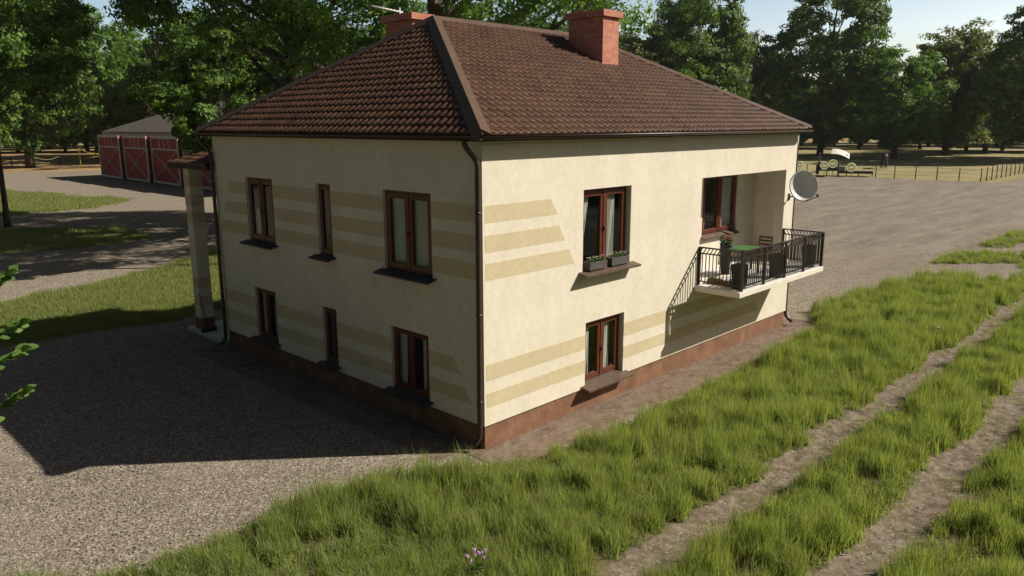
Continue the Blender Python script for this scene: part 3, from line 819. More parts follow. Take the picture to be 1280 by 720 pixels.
slope('tiles', PE[3], PE[0], [hp(PE[0], PR[0], PE[3]), hp(PE[3], PR[1], PE[0]), (Vector((0, W, 0)), Vector((0, -1, 0)))], top=PR[0], rootparent=pro)

# satellite dish
dc = Vector((12.46, -.50, 4.38)); ax = Vector((-.66, -.72, .20)).normalized()
dish = empty('satellite_dish', (12.6, 0, 4.1), 'grey round satellite dish on the wall strip right of the balcony opening', 'satellite dish')
mb = MB(); t1 = ax.cross(Vector((0, 0, 1))).normalized(); t2 = t1.cross(ax).normalized()
nr, na = 9, 36; RD = .46; vs = []
for side_, off in ((0, 0), (1, -.012)):
    for i in range(nr+1):
        r = RD*i/nr if i else .001; dp = .13*(r/RD)**2 - .13
        for k in range(na):
            a = 2*PI*k/na; vs.append(dc+t1*r*.93*math.cos(a)+t2*r*math.sin(a)+ax*(dp+off))
fs = []
for i in range(nr):
    for k in range(na):
        a = i*na+k; b = i*na+(k+1) % na; fs.append((a, b, b+na, a+na)); o_ = (nr+1)*na; fs.append((a+o_+na, b+o_+na, b+o_, a+o_))
for k in range(na): a = nr*na+k; b = nr*na+(k+1) % na; o_ = (nr+1)*na; fs.append((a, b, b+o_, a+o_))
mb.add(vs, fs, 0, True); mb.build('reflector', M['dish'], dish)
fp = dc + ax*.30 - t2*.34 + Vector((.69, -.72, 0))*.30
mb = MB(); mb.tube([dc-t2*RD*.98, fp], .012, 8); mb.build('arm', M['dish_dark'], dish)
mb = MB(); mb.tube([fp-ax*.02+t2*.0, fp+(dc-fp).normalized()*.10], .030, 12); mb.build('receiver', M['dish_dark'], dish)
mb = MB(); mb.tube([(12.62, -.02, 4.02), (12.62, -.20, 4.05), (12.56, -.28, 4.22), tuple(dc-ax*.16)], .022, 8); mb.box((12.56, -.022, 3.92), (12.68, -.001, 4.12)); mb.build('bracket', M['dish_dark'], dish)

# aerial behind the rear chimney
ant = empty('roof_aerial', (4.9, 8.6, 8.0), 'thin white television aerial beside the rear chimney', 'aerial')
mb = MB(); mb.tube([(4.95, 8.5, 7.2), (4.95, 8.5, 9.45)], .018, 8); mb.build('mast', M['white_metal'], ant)
mb = MB(); mb.tube([(3.95, 8.5, 9.40), (5.05, 8.5, 9.33)], .022, 8); mb.build('boom', M['white_metal'], ant)
for k in range(8):
    mb = MB(); x = 4.0+k*.13; ln = .10+.012*k; mb.tube([(x, 8.5-ln, 9.395-k*.008), (x, 8.5+ln, 9.395-k*.008)], .006, 6); mb.build('element', M['white_metal'], ant)

# ------------------------------------------------------------------ balcony things
def foliage(mb, c, r, nleaf, size, rs, mi=0, flat=1.0):
    for _ in range(nleaf):
        d = Vector((rs.gauss(0, 1), rs.gauss(0, 1), rs.gauss(0, 1)*flat)).normalized()*r*rs.uniform(.3, 1)
        p = Vector(c)+d; a = Vector((rs.gauss(0, 1), rs.gauss(0, 1), rs.gauss(0, 1))).normalized(); b = a.orthogonal().normalized()
        s = size*rs.uniform(.6, 1.2)
        mb.add([p-a*s, p+b*s*.5, p+a*s, p-b*s*.5], [(0, 1, 2, 3)], mi)
rs = random.Random(3)
BF = BZ+.014
def flowers_on(name, parent, spots, petal, size, seed, n_=22, spread=.05):
    r_ = random.Random(seed); mb = MB()
    for c in spots:
        for _ in range(n_):
            mb = MB()
            p = Vector(c)+Vector((r_.gauss(0, spread), r_.gauss(0, spread*.7), r_.gauss(0, spread*.45)))
            for k in range(5):
                a = 2*PI*k/5; q0 = p+Vector((math.cos(a), math.sin(a), .25))*size; q1 = p+Vector((math.cos(a+.6), math.sin(a+.6), .3))*size*.7
                mb.add([p, p+Vector((math.cos(a-.6), math.sin(a-.6), .3))*size*.7, q0, q1], [(0, 1, 2, 3)])
            mb.build('flower', petal, parent)
# tall tapered pot with red flowers
tp = empty('flower_pot', (9.30, .30, BF), 'tall black tapered pot with dark red flowers on the balcony', 'flower pot')
x, y = 9.42, .22
mb = MB(); mb.lathe([(.10, 0), (.115, .05), (.165, .80), (.18, .84), (.155, .84), (.15, .78)], (x, y, BF), 16); mb.build('pot', M['dark_pot'], tp)
mb = MB(); foliage(mb, (x, y, BF+.93), .20, 180, .045, rs, flat=.5); mb.build('foliage', M['leaf_near'], tp).data
flowers_on('flowers', tp, [(x+.08, y, BF+1.0), (x-.1, y-.05, BF+.98), (x, y+.08, BF+1.02), (x-.02, y-.12, BF+.94)], M['petal_r'], .035, 4, 12, .07)
for (x, y, lb__) in ((7.87, -1.02, 'dark square planter at the near left corner of the balcony railing'), (9.95, -1.00, 'dark square planter behind the middle of the balcony railing'), (12.05, -.98, 'dark square planter at the far right corner of the balcony railing')):
    t = empty('planter', (x, y, BF), lb__, 'planter', 'dark planters behind the balcony railing')
    mb = MB(); a, b = .125, .155; hh = .62
    vs = [(x-a, y-a, BF), (x+a, y-a, BF), (x+a, y+a, BF), (x-a, y+a, BF), (x-b, y-b, BF+hh), (x+b, y-b, BF+hh), (x+b, y+b, BF+hh), (x-b, y+b, BF+hh)]
    k = b-.02; vs += [(x-k, y-k, BF+hh), (x+k, y-k, BF+hh), (x+k, y+k, BF+hh), (x-k, y+k, BF+hh), (x-k, y-k, BF+hh-.05), (x+k, y-k, BF+hh-.05), (x+k, y+k, BF+hh-.05), (x-k, y+k, BF+hh-.05)]
    mb.add(vs, [(3, 2, 1, 0), (0, 1, 5, 4), (1, 2, 6, 5), (2, 3, 7, 6), (3, 0, 4, 7), (4, 5, 9, 8), (5, 6, 10, 9), (6, 7, 11, 10), (7, 4, 8, 11), (8, 9, 13, 12), (9, 10, 14, 13), (10, 11, 15, 14), (11, 8, 12, 15), (12, 13, 14, 15)])
    mb.build('pot', M['dark_pot'], t)
    mb = MB(); foliage(mb, (x, y, BF+hh+.0), .12, 70, .03, rs, flat=.35); mb.build('foliage', M['leaf_a'], t)
    flowers_on('flowers', t, [(x+.07, y-.05, BF+hh+.07), (x-.08, y+.03, BF+hh+.06)], M['petal_w'], .015, 8, 5, .04)
for i, (x, y, rz_, lb__) in enumerate(((8.02, -.28, .15, 'brown wooden trough lying on the balcony floor nearer the wall'), (7.98, -.72, -.1, 'brown wooden trough lying on the balcony floor nearer the railing corner'))):
    t = empty('trough', (x, y, BF), lb__, 'flower trough', 'brown troughs on the balcony floor', rz_)
    mb = MB(); l, w2, h2 = .10, .19, .12
    for a, b in (((-l, -w2, 0), (-l+.015, w2, h2)), ((l-.015, -w2, 0), (l, w2, h2)), ((-l+.015, -w2, 0), (l-.015, -w2+.015, h2)), ((-l+.015, w2-.015, 0), (l-.015, w2, h2)), ((-l+.015, -w2+.015, 0), (l-.015, w2-.015, h2-.03))): mb.box(a, b)
    o = mb.build('box', M['trough']); o.parent = t
    mb = MB(); foliage(mb, (0, 0, h2+.01), .10, 60, .025, rs, flat=.3)
    for v_ in range(len(mb.v)): p = mb.v[v_]; mb.v[v_] = (p[0], p[1]*1.7, p[2])
    o = mb.build('foliage', M['leaf_c']); o.parent = t
# table and chairs
tb = empty('balcony_table', (10.0, -.05, BF), 'low table with a green top on the balcony', 'table')
x0, x1, y0, y1 = 9.30, 10.15, -.46, .14
mb = MB(); mb.box((x0, y0, BF+.71), (x1, y1, BF+.74)); mb.build('tabletop', M['green_cloth'], tb, .006)
for a in (x0+.06, x1-.06):
    for b in (y0+.06, y1-.06):
        mb = MB(); mb.box((a-.025, b-.025, BF), (a+.025, b+.025, BF+.709)); mb.build('leg', M['iron'], tb)
def chair(x, y, rz_, label):
    t = empty('balcony_chair', (x, y, BF), label, 'chair', 'wooden chairs on the balcony', rz_)
    def add(nm, f_):
        mb = MB(); f_(mb); o = mb.build(nm, M['chair_wood']); o.parent = t
    add('seat', lambda m_: [m_.box((-.21+.088*k, -.21, .43), (-.21+.088*k+.07, .21, .45)) for k in range(5)])
    for a in (-.19, .19): add('leg', lambda m_: m_.bar((a, -.19, 0), (a, -.19, .429), .035))
    for a in (-.19, .19): add('leg', lambda m_: m_.bar((a, .24, 0), (a, .19, .429), .035))
    add('backrest', lambda m_: [m_.bar((-.19, .22, .452), (-.19, .28, .92), .03), m_.bar((.19, .22, .452), (.19, .28, .92), .03)] + [m_.bar((-.19, .235+.045*k/3, .58+.10*k), (.19, .235+.045*k/3, .58+.10*k), .015, .06) for k in range(4)])
chair(10.75, -.15, -PI/2, 'brown slatted chair at the right end of the green balcony table')
chair(9.95, -.72, PI, 'brown slatted chair between the green balcony table and the railing') if False else None

# window flower boxes
for i, (u0, u1, lb__) in enumerate(((3.03, 3.62, 'grey flower box with white blooms on the left half of the upper window sill'), (3.80, 4.44, 'grey flower box with white blooms on the right half of the upper window sill'))):
    zz = 3.125; t = empty('flower_box', ((u0+u1)/2, -.02, zz), lb__, 'flower box', 'flower boxes on the window sill')
    mb = MB(); y0, y1, h2 = -.11, .07, .17
    for a, b in (((u0, y0, zz), (u1, y0+.015, zz+h2)), ((u0, y1-.015, zz), (u1, y1, zz+h2)), ((u0, y0+.0151, zz), (u0+.015, y1-.0151, zz+h2)), ((u1-.015, y0+.0151, zz), (u1, y1-.0151, zz+h2)), ((u0+.0151, y0+.0151, zz), (u1-.0151, y1-.0151, zz+h2-.03))): mb.box(a, b)
    mb.build('box', M['grey_box'], t)
    mb = MB()
    for k in range(5): foliage(mb, (u0+(u1-u0)*(k+.5)/5, (y0+y1)/2, zz+h2+.03), .07, 45, .022, rs, flat=.6)
    mb.build('foliage', M['leaf_near'], t)
    flowers_on('flowers', t, [(u0+(u1-u0)*(k+.5)/4, (y0+y1)/2, zz+h2+.08) for k in range(4)], M['petal_w'], .018, 11+i, 5, .04)
    flowers_on('yellow_flowers', t, [(u0+(u1-u0)*(k+.5)/3, (y0+y1)/2-.02, zz+h2+.07) for k in range(3)], M['petal_y'], .014, 21+i, 4, .035)

# broom against the porch pillar
bo = empty('broom', (.0, 12.25, .10), 'dark broom leaning against the striped porch pillar', 'broom')
mb = MB(); mb.tube([(.10, 12.05, .20), (.06, 12.33, 1.25)], .016, 8); mb.build('handle', M['broom_wood'], bo)
mb = MB(); mb.box((-.08, 11.98, .105), (.36, 12.10, .22)); mb.build('brush_head', M['bristle'], bo, .01)

# ------------------------------------------------------------------ barns
def barn_door(y, x=23.5, wd=5.6, ht=5.1, label='', ang=.0):
    t = empty('barn_door', (x, y, 0), label, 'barn door', 'open red barn doors', ang)
    def add(nm, mb, mt, par=t): o = mb.build(nm, mt); o.parent = par; return o
    b = MB(); b.box((-.08, -wd/2, .12), (.08, wd/2, ht)); add('door_leaf', b, M['barn_red'])
    tr = MB(); f = -.082; e = -.15; k = .30
    tr.box((e, -wd/2, .12), (f, -wd/2+k, ht)); tr.box((e, wd/2-k, .12), (f, wd/2, ht))
    tr.box((e, -wd/2+k, .12), (f, wd/2-k, .12+k*.8)); tr.box((e, -wd/2+k, ht-k*.8), (f, wd/2-k, ht))
    zc = ht*.72; tr.box((e, -wd/2+k, zc), (f, wd/2-k, zc+.14))
    for yy in (-wd*.17, wd*.0, wd*.17): tr.box((e+.02, yy-.07, zc+.14), (f, yy+.07, ht-k*.8))
    tr.bar((-.115, -wd/2+k, .36), (-.115, wd/2-k, zc), .05, .14, up=(1, 0, 0)); tr.bar((-.125, wd/2-k, .36), (-.125, -wd/2+k, zc), .05, .14, up=(1, 0, 0))
    add('door_trim', tr, M['barn_white'])
    return t
barn = empty('barn', (27, 72, 0), 'low red barn with a weathered grey roof and white trim beyond the yard', 'barn')
BXa, BXb, BYa, BYb, BE = 25.0, 47, 52, 90, 5.4
mb = MB(); mb.box((BXa, BYa, 0), (BXb, BYb, BE)); mb.build('wall', M['barn_red'], barn)
mb = MB(); ov = .9; e = BE
P_ = [(BXa-ov, BYb+ov, e), (BXa-ov, BYa-ov, e), (BXb+ov, BYa-ov, e), (BXb+ov, BYb+ov, e), (BXa+8, BYb-7, e+3.4), (BXa+8, BYa+7, e+3.4), (BXb-8, BYa+7, e+3.4), (BXb-8, BYb-7, e+3.4)]
mb.add(P_+[(p[0], p[1], e-.12) for p in P_[:4]], [(0, 1, 5, 4), (1, 2, 6, 5), (2, 3, 7, 6), (3, 0, 4, 7), (4, 5, 6, 7), (8, 9, 1, 0), (9, 10, 2, 1), (10, 11, 3, 2), (11, 8, 0, 3), (11, 10, 9, 8)])
mb.build('roof', M['barn_roof'], barn)
mb = MB(); mb.box((BXa-ov+.02, BYa-ov+.05, e-.55), (BXa-ov+.14, BYb+ov-.05, e-.121)); mb.box((BXa-.06, BYa, BE-1.0), (BXa-.001, BYb, BE-.7)); 
for yy in np.arange(BYa+.3, BYb, 8.2): mb.box((BXa-.07, yy-.2, 0), (BXa-.001, yy+.2, BE-1.01))
mb.build('trim', M['barn_white'], barn)
dl = ('red barn door with a white cross brace, farthest from the porch pillar', 'red barn door with a white cross brace, second from the far end of its row', 'red barn door with a white cross brace, third from the far end of its row', 'red barn door with a white cross brace, partly behind the porch pillar')
for i, yy in enumerate((87.2, 79.4, 71.6, 63.8)): barn_door(yy, 23.6, 7.75, 5.0, dl[i], -.05)
tall = empty('tall_barn', (58, 72, 0), 'tall red barn gable seen between the branches above the low barn', 'barn')
mb = MB(); mb.box((46+4, 62, 0), (66, 86, 12.0)); mb.build('wall', M['barn_red'], tall)
mb = MB(); 
mb.add([(49, 61, 12.0), (67, 61, 12), (67, 87, 12), (49, 87, 12), (58, 61, 17), (58, 87, 17)], [(0, 4, 5, 3), (1, 2, 5, 4), (0, 1, 4), (3, 5, 2), (3, 2, 1, 0)]); mb.build('roof', M['barn_roof'], tall)
mb = MB(); mb.box((49.8, 61.8, 10.9), (49.99, 86.2, 11.98)); mb.box((49.8, 85.6, 0), (49.99, 86.2, 10.9)); mb.build('trim', M['barn_white'], tall)

# ------------------------------------------------------------------ fences
fr1 = empty('wire_fence', (83, 20, 0), 'thin post and wire fence at the edge of the dry meadow, right of the house', 'fence')
pts = [(76.5, 29.9), (78.6, 27.9), (81.0, 25.2), (83.0, 21.8), (83.0, 19.75), (83.1, 17.6), (83.1, 15.45), (83.15, 13.3), (83.2, 11.25)]
pts += [(83.2+2.12*k, 11.2) for k in range(1, 17)]
pts = [(83.0+.15*k, 31.5+2.3*k) for k in range(12, 0, -1)][:0] + pts
for k, (x, y) in enumerate(pts):
    mb = MB(); mb.tube([(x, y, -.2), (x+rs.uniform(-.04, .04), y+rs.uniform(-.04, .04), 1.5+rs.uniform(-.08, .08))], .055, 6); mb.build('post', M['post'], fr1)
mb = MB()
for zz in (.45, .85, 1.3):
    for a, b in zip(pts[3:-1], pts[4:]): mb.tube([(*a, zz), ((a[0]+b[0])/2, (a[1]+b[1])/2, zz-.03), (*b, zz)], .012, 4, cap=False)
mb.build('wire', M['post'], fr1)
fl = empty('rope_fence', (28, 128, 0), 'low post and rope fence in front of the tree-shaded meadow, left', 'fence')
pts = [(5+i*3.6, 121.5+i*1.15) for i in range(-3, 12)]
for x, y in pts:
    mb = MB(); mb.tube([(x, y, -.2), (x, y, 1.35)], .09, 6); mb.build('post', M['post'], fl)
mb = MB()
for zz in (.5, 1.25):
    for a, b in zip(pts[:-1], pts[1:]): mb.tube([(a[0]+(b[0]-a[0])*t, a[1]+(b[1]-a[1])*t, zz-.45*4*t*(1-t)*(1 if zz > 1 else .5)) for t in (0, .25, .5, .75, 1)], .045, 5, cap=False)
mb.build('rope', M['rope'], fl)
mb = MB()
mb.tube([(31, 122, 2.6), (32.5, 122.5, 1.9), (34.5, 123, 1.6), (37, 124, 1.9), (39, 124.4, 2.4), (38.4, 124, 1.6), (35.5, 123, 1.5), (33, 122.6, 1.2)], .09, 6)
mb.tube([(31, 122, 0), (31, 122, 2.7)], .07, 6); mb.tube([(39.2, 124.5, 0), (39.2, 124.5, 2.5)], .07, 6)
tag(mb.build('barrier_rope', M['yellow_rope']), 'slack yellow rope strung between two stakes by the far rope fence', 'rope')

# ------------------------------------------------------------------ cart with white canopy
def ray(px, py, D):
    d = FW + RT*((px-640)/965.74) - UP*((py-360)/965.74)
    h_ = math.hypot(d.x, d.y); return Vector((-9.6656, -10.0812, 6.1809)) + d*(D/h_)
CD = 99.0
A0 = ray(1022, 200, CD); A1 = ray(1094, 200, CD); dirv = Vector((A1.x-A0.x, A1.y-A0.y, 0)).normalized(); bk = Vector((-dirv.y, dirv.x, 0))
if bk.dot(Vector((FW.x, FW.y, 0))) < 0: bk = -bk
o0 = Vector((A0.x, A0.y, 0))
K = (Vector((A1.x, A1.y, 0))-o0).length/72
def cp(px, z, b=0): return o0 + dirv*((px-1022)*K) + bk*b + Vector((0, 0, z))
cart = empty('cart', tuple(o0), 'dark open-sided livestock trailer with a white canopy at the meadow edge', 'trailer')
def Z(py): return (222-py)*K
mb = MB()
for px, t in ((1024, 32), (1049, 29)):
    for b in (0, 1.6): mb.bar(cp(px, .35, b), cp(px, t*K, b), .10)
for px in (1035, 1060):
    for b in (0, 1.6): mb.bar(cp(px, .35, b), cp(px, 28*K, b), .07)
for b in (0, 1.6): mb.bar(cp(1024, 28.5*K, b), cp(1060, 28.5*K, b), .08)
mb.bar(cp(1022, .2), cp(1022, 15*K), .16)
mb.build('frame', M['cart_dark'], cart)
mb = MB()
def pbox(p0, p1, z0, z1, b0, b1):
    vs = [cp(p0, z0, b0), cp(p1, z0, b0), cp(p1, z0, b1), cp(p0, z0, b1), cp(p0, z1, b0), cp(p1, z1, b0), cp(p1, z1, b1), cp(p0, z1, b1)]
    mb.add(vs, [(0, 3, 2, 1), (4, 5, 6, 7), (0, 1, 5, 4), (1, 2, 6, 5), (2, 3, 7, 6), (3, 0, 4, 7)])
pbox(1024, 1048, 7*K, 12.5*K, .05, 1.55); mb.build('trough', M['cart_dark'], cart)
mb = MB(); pbox(1049.5, 1093, 4*K, 7*K, .0, 1.6); mb.build('flatbed', M['cart_dark'], cart)
mb = MB(); pbox(1050, 1058, 7.1*K, 13*K, .2, 1.4); mb.build('crate', M['cart_grey'], cart)
mb = MB(); vs = []
for k in range(9):
    t = k/8; px = 1039+23*t; zz = (31.5 + 2.2*math.sin(PI*(.3+.7*t)) - 4.5*t*t)*K
    for b in (-1.2, 2.6): vs.append(cp(px, zz+(b-.7)*.12, b))
for k in range(9):
    t = k/8; px = 1039+23*t; zz = (31.5 + 2.2*math.sin(PI*(.3+.7*t)) - 4.5*t*t)*K-.06
    for b in (-1.2, 2.6): vs.append(cp(px, zz+(b-.7)*.12, b))
fs = [(2*k, 2*k+2, 2*k+3, 2*k+1) for k in range(8)]+[(18+2*k+1, 18+2*k+3, 18+2*k+2, 18+2*k) for k in range(8)]+[(2*k, 18+2*k, 20+2*k, 2*k+2) for k in range(8)]+[(2*k+3, 21+2*k, 19+2*k, 2*k+1) for k in range(8)]
mb.add(vs, fs); mb.build('canopy', M['canopy'], cart)
for px in (1024, 1035, 1049, 1060, 1075, 1092):
    mb = MB(); mb.bar(cp(px, -.1, .1), cp(px, 5*K, .1), .09); mb.build('leg', M['cart_dark'], cart)
mb = MB(); mb.bar(cp(1014, .35, .8), cp(1024, .45, .8), .10); mb.build('drawbar', M['cart_dark'], cart)
def marker(px, py, r, label, b=-.12):  # floating, glowing game icon; the pole is added to carry it
    c = cp(px, Z(py), b)
    t = empty('game_icon', (c.x, c.y, 0), label, 'game icon', 'round yellow game icons by the trailer')
    mb = MB(); mb.tube([c, c+bk*.05], r, 24); mb.build('disc', M['marker'], t)
    mb = MB(); ring = [c - bk*.02 + (dirv*math.cos(a)+Vector((0, 0, 1))*math.sin(a))*r*.93 for a in [2*PI*k/24 for k in range(25)]]
    mb.tube(ring, .035, 6, cap=False)
    s_ = r*.45; q0 = c-bk*.03; mb.tube([q0-dirv*s_, q0+dirv*s_], .08, 6); mb.build('symbol', M['marker_w'], t)
    mb = MB(); mb.tube([Vector((c.x, c.y, -.1))+bk*.03, c+bk*.03-Vector((0, 0, r*.9))], .03, 6); mb.build('pole', M['post'], t)
marker(1031.5, 208, .46, 'round yellow game icon in front of the left end of the trailer')
marker(1042, 205, .50, 'round yellow game icon under the white canopy of the trailer')
marker(1065.5, 209.5, .52, 'round yellow game icon right of the trailer canopy')
marker(999.5, 207, .40, 'round yellow game icon nearest the satellite dish, just beyond the house corner')

# horse
def skin(name, verts, edges, rad, mat, loc, label, cat, rz=0, sub=2):
    me = bpy.data.meshes.new(name); me.from_pydata(verts, edges, []); o = bpy.data.objects.new(name, me); COL.objects.link(o)
    md = o.modifiers.new('skin', 'SKIN'); 
    for i, r in enumerate(rad): me.skin_vertices[0].data[i].radius = r if hasattr(r, '__len__') else (r, r)
    me.skin_vertices[0].data[0].use_root = True
    s_ = o.modifiers.new('sub', 'SUBSURF'); s_.levels = sub; s_.render_levels = sub
    me.materials.append(mat); o.location = loc; o.rotation_euler = (0, 0, rz); tag(o, label, cat); return o
hv = [(0, 0, 1.25), (.55, 0, 1.25), (-.55, 0, 1.28), (-.80, 0, 1.25), (.85, 0, 1.32), (1.2, 0, 1.15), (1.45, 0, .85), (1.62, 0, .55), (1.72, 0, .35)]
he = [(0, 1), (1, 4), (4, 5), (5, 6), (6, 7), (7, 8), (0, 2), (2, 3)]
hr = [.36, .34, .36, .30, .26, .18, .15, .13, .08]
for s_ in (-1, 1):
    b = len(hv); hv += [(.62, s_*.17, .95), (.64, s_*.19, .55), (.62, s_*.19, .12), (.66, s_*.19, .03)]; he += [(1, b), (b, b+1), (b+1, b+2), (b+2, b+3)]; hr += [.14, .075, .055, .07]
    b = len(hv); hv += [(-.60, s_*.18, .95), (-.50, s_*.19, .78), (-.74, s_*.19, .48), (-.68, s_*.19, .12), (-.64, s_*.19, .03)]; he += [(2, b), (b, b+1), (b+1, b+2), (b+2, b+3), (b+3, b+4)]; hr += [.20, .14, .075, .055, .07]
b = len(hv); hv += [(-.98, 0, 1.2), (-1.05, 0, .8), (-1.02, 0, .5)]; he += [(3, b), (b, b+1), (b+1, b+2)]; hr += [.06, .08, .03]
b = len(hv); hv += [(1.42, .09, 1.05), (1.42, -.09, 1.05)]; he += [(6, b), (6, b+1)]; hr += [.025, .025]
hpz = ray(1105, 200, 118); hpz.z = 0
hv = [tuple(c*1.2 for c in v) for v in hv]
skin('horse', [tuple(c*1.15 for c in v) for v in hv], he, [r*1.15 for r in hr], M['horse'], hpz, 'black horse grazing alone on the dry meadow behind the wire fence', 'horse', math.atan2(.70, .72)-.35)

# ------------------------------------------------------------------ trees
def leaf_quads(c, nrm, size, rnd):
    """n leaves: centre c (n,3), normal bias nrm (n,3)"""
    n_ = len(c)
    nn = nrm + rnd.normal(0, .42, (n_, 3)); nn /= np.linalg.norm(nn, axis=1, keepdims=True)+1e-9
    a = np.cross(nn, rnd.normal(0, 1, (n_, 3))); a /= np.linalg.norm(a, axis=1, keepdims=True)+1e-9
    b = np.cross(nn, a); s = (size*rnd.uniform(.6, 1.3, n_))[:, None]
    fold = nn*s*.18
    V = np.stack([c-a*s, c+b*s*.55-fold, c+a*s, c-b*s*.55-fold], 1).reshape(-1, 3)
    return V
def crown_data(seed, lobes, nsub, nleaf, size, sub_r=.34):
    """lobes: array (k,4) centre+radius"""
    rnd = np.random.RandomState(seed); Vs = []; R = []
    for lx, ly, lz, lr in lobes:
        d = rnd.normal(0, 1, (nsub, 3)); d[:, 2] = d[:, 2]*.8+.15; d /= np.linalg.norm(d, axis=1, keepdims=True)
        rr = lr*rnd.uniform(.55, 1.02, nsub)[:, None]
        sc = np.array([lx, ly, lz]) + d*rr*np.array([1, 1, .72])
        g = rnd.normal(0, 1, (nsub, nleaf, 3)); g /= np.linalg.norm(g, axis=2, keepdims=True)
        g *= (rnd.uniform(.2, 1, (nsub, nleaf))**.6)[:, :, None]
        pos = sc[:, None, :] + g*lr*sub_r*np.array([1.15, 1.15, .65])
        nr_ = (d[:, None, :]*.8 + g*.6 + np.array([0, 0, .35])).reshape(-1, 3)
        pos = pos.reshape(-1, 3)
        Vs.append(leaf_quads(pos, nr_, size, rnd)); cl = np.repeat(rnd.uniform(0, .6, nsub), nleaf)
        R.append(np.clip(cl+rnd.uniform(0, .4, nsub*nleaf), 0, 1).repeat(4))
    V = np.concatenate(Vs); r = np.concatenate(R); F_ = np.arange(len(V)).reshape(-1, 4)
    return V, F_, r
def trunk_mb(seed, Ht, r0, lobes, th, nl=14, bend=.05):
    rs_ = random.Random(seed); mb = MB(); pts = []; rad = []
    bx = rs_.uniform(-1, 1)*bend*Ht; by = rs_.uniform(-1, 1)*bend*Ht
    N = 10
    for i in range(N+1):
        t = i/N; pts.append(Vector((bx*t*t+rs_.uniform(-.1, .1)*r0, by*t*t+rs_.uniform(-.1, .1)*r0, Ht*.86*t))); rad.append(r0*(1.25 if i == 0 else 1)*(1-t)**.8*.95+r0*.05)
    mb.tube(pts, rad, 10)
    idx = list(range(len(lobes))); rs_.shuffle(idx)
    for i in idx[:nl]:
        lx, ly, lz, lr = lobes[i]; t = min(.85, max(th, (lz*.62)/(Ht*.86)))
        k = t*N; j = int(k); st = pts[j].lerp(pts[min(j+1, N)], k-j); en = Vector((lx, ly, lz)); m1 = st.lerp(en, .45)+Vector((0, 0, -lr*.25+rs_.uniform(-.3, .3)))
        R_ = rad[j]*.48
        mb.tube([st, st.lerp(m1, .5)+Vector((0, 0, .1)), m1, m1.lerp(en, .55), en], [R_, R_*.8, R_*.6, R_*.4, R_*.12], 7)
        for q in range(3):
            e2 = en+Vector((rs_.uniform(-1, 1), rs_.uniform(-1, 1), rs_.uniform(-.4, .9)))*lr*.9; mb.tube([m1.lerp(en, .3+.25*q), e2], [R_*.3, R_*.06], 5, cap=False)
    return mb
def gen_lobes(seed, Ht, R, zb, n_, shape='round', lr=.27):
    rnd = np.random.RandomState(seed); out = []
    tries = 0
    while len(out) < n_ and tries < 6000:
        tries += 1
        d = rnd.normal(0, 1, 3); d /= np.linalg.norm(d); rr = rnd.uniform(.35, 1)**.45
        zc = (zb+Ht)/2; hz = (Ht-zb)/2
        p = np.array([d[0]*R*rr, d[1]*R*rr, zc+d[2]*hz*rr])
        tz = (p[2]-zb)/(Ht-zb)
        if shape == 'cone': lim = 1.05-.8*tz
        elif shape == 'oval': lim = math.sin(PI*min(1, max(0, .12+.86*tz)))**.6
        else: lim = 1.0
        if math.hypot(p[0], p[1]) > R*lim: continue
        l = R*lr*rnd.uniform(.65, 1.25)
        if any(np.linalg.norm(p-q[:3]) < .42*(l+q[3])*.62 for q in out): continue
        out.append(np.array([*p, l]))
    return out
VAR = {}
def variant(key, seed, Ht, R, zb, nl, shape, leafm, size, nsub=15, nleaf=26, r0=.55, barkm='bark', lr=.27, limbs=14, th=.25, bend=.05, extra=None, sub_r=.34):
    lobes = gen_lobes(seed, Ht, R, zb, nl, shape, lr)
    if extra: lobes += [np.array(e_) for e_ in extra]
    V, F_, r = crown_data(seed, lobes, nsub, nleaf, size, sub_r)
    cm = np_mesh('crown', V, F_, M[leafm], dict(rnd=r))
    tmb = trunk_mb(seed, Ht, r0, lobes, th, limbs, bend); to = tmb.build('trunk', M[barkm]); tm = to.data; bpy.data.objects.remove(to)
    VAR[key] = (cm, tm); return key
def plant_tree(key, x, y, s, rz, label, name='tree', cat='tree', group=None, sz=None):
    t = empty(name, (x, y, 0), label, cat, group, rz); t.scale = (s, s, sz or s)
    for nm, me in zip(('crown', 'trunk'), VAR[key]):
        o = bpy.data.objects.new(nm, me); COL.objects.link(o); o.parent = t
    return t
variant('oakA', 11, 26, 9.5, 2.6, 90, 'round', 'leaf_a', .30, nsub=18, nleaf=30, lr=.30)
variant('oakB', 12, 27, 9.0, 2.2, 90, 'oval', 'leaf_b', .30, nsub=18, nleaf=30, lr=.30)
variant('oakC', 13, 22, 8.8, 2.0, 90, 'round', 'leaf_c', .30, nsub=17, nleaf=30, lr=.30)
variant('tallA', 14, 32, 10.5, 3.0, 110, 'oval', 'leaf_a', .31, nsub=18, nleaf=30, lr=.27)
variant('tallB', 15, 30, 8.5, 2.5, 90, 'oval', 'leaf_b', .30, nsub=18, nleaf=30, lr=.32)
variant('airy', 16, 26, 7.0, 5.5, 30, 'oval', 'leaf_b', .22, nsub=11, nleaf=18, r0=.32)

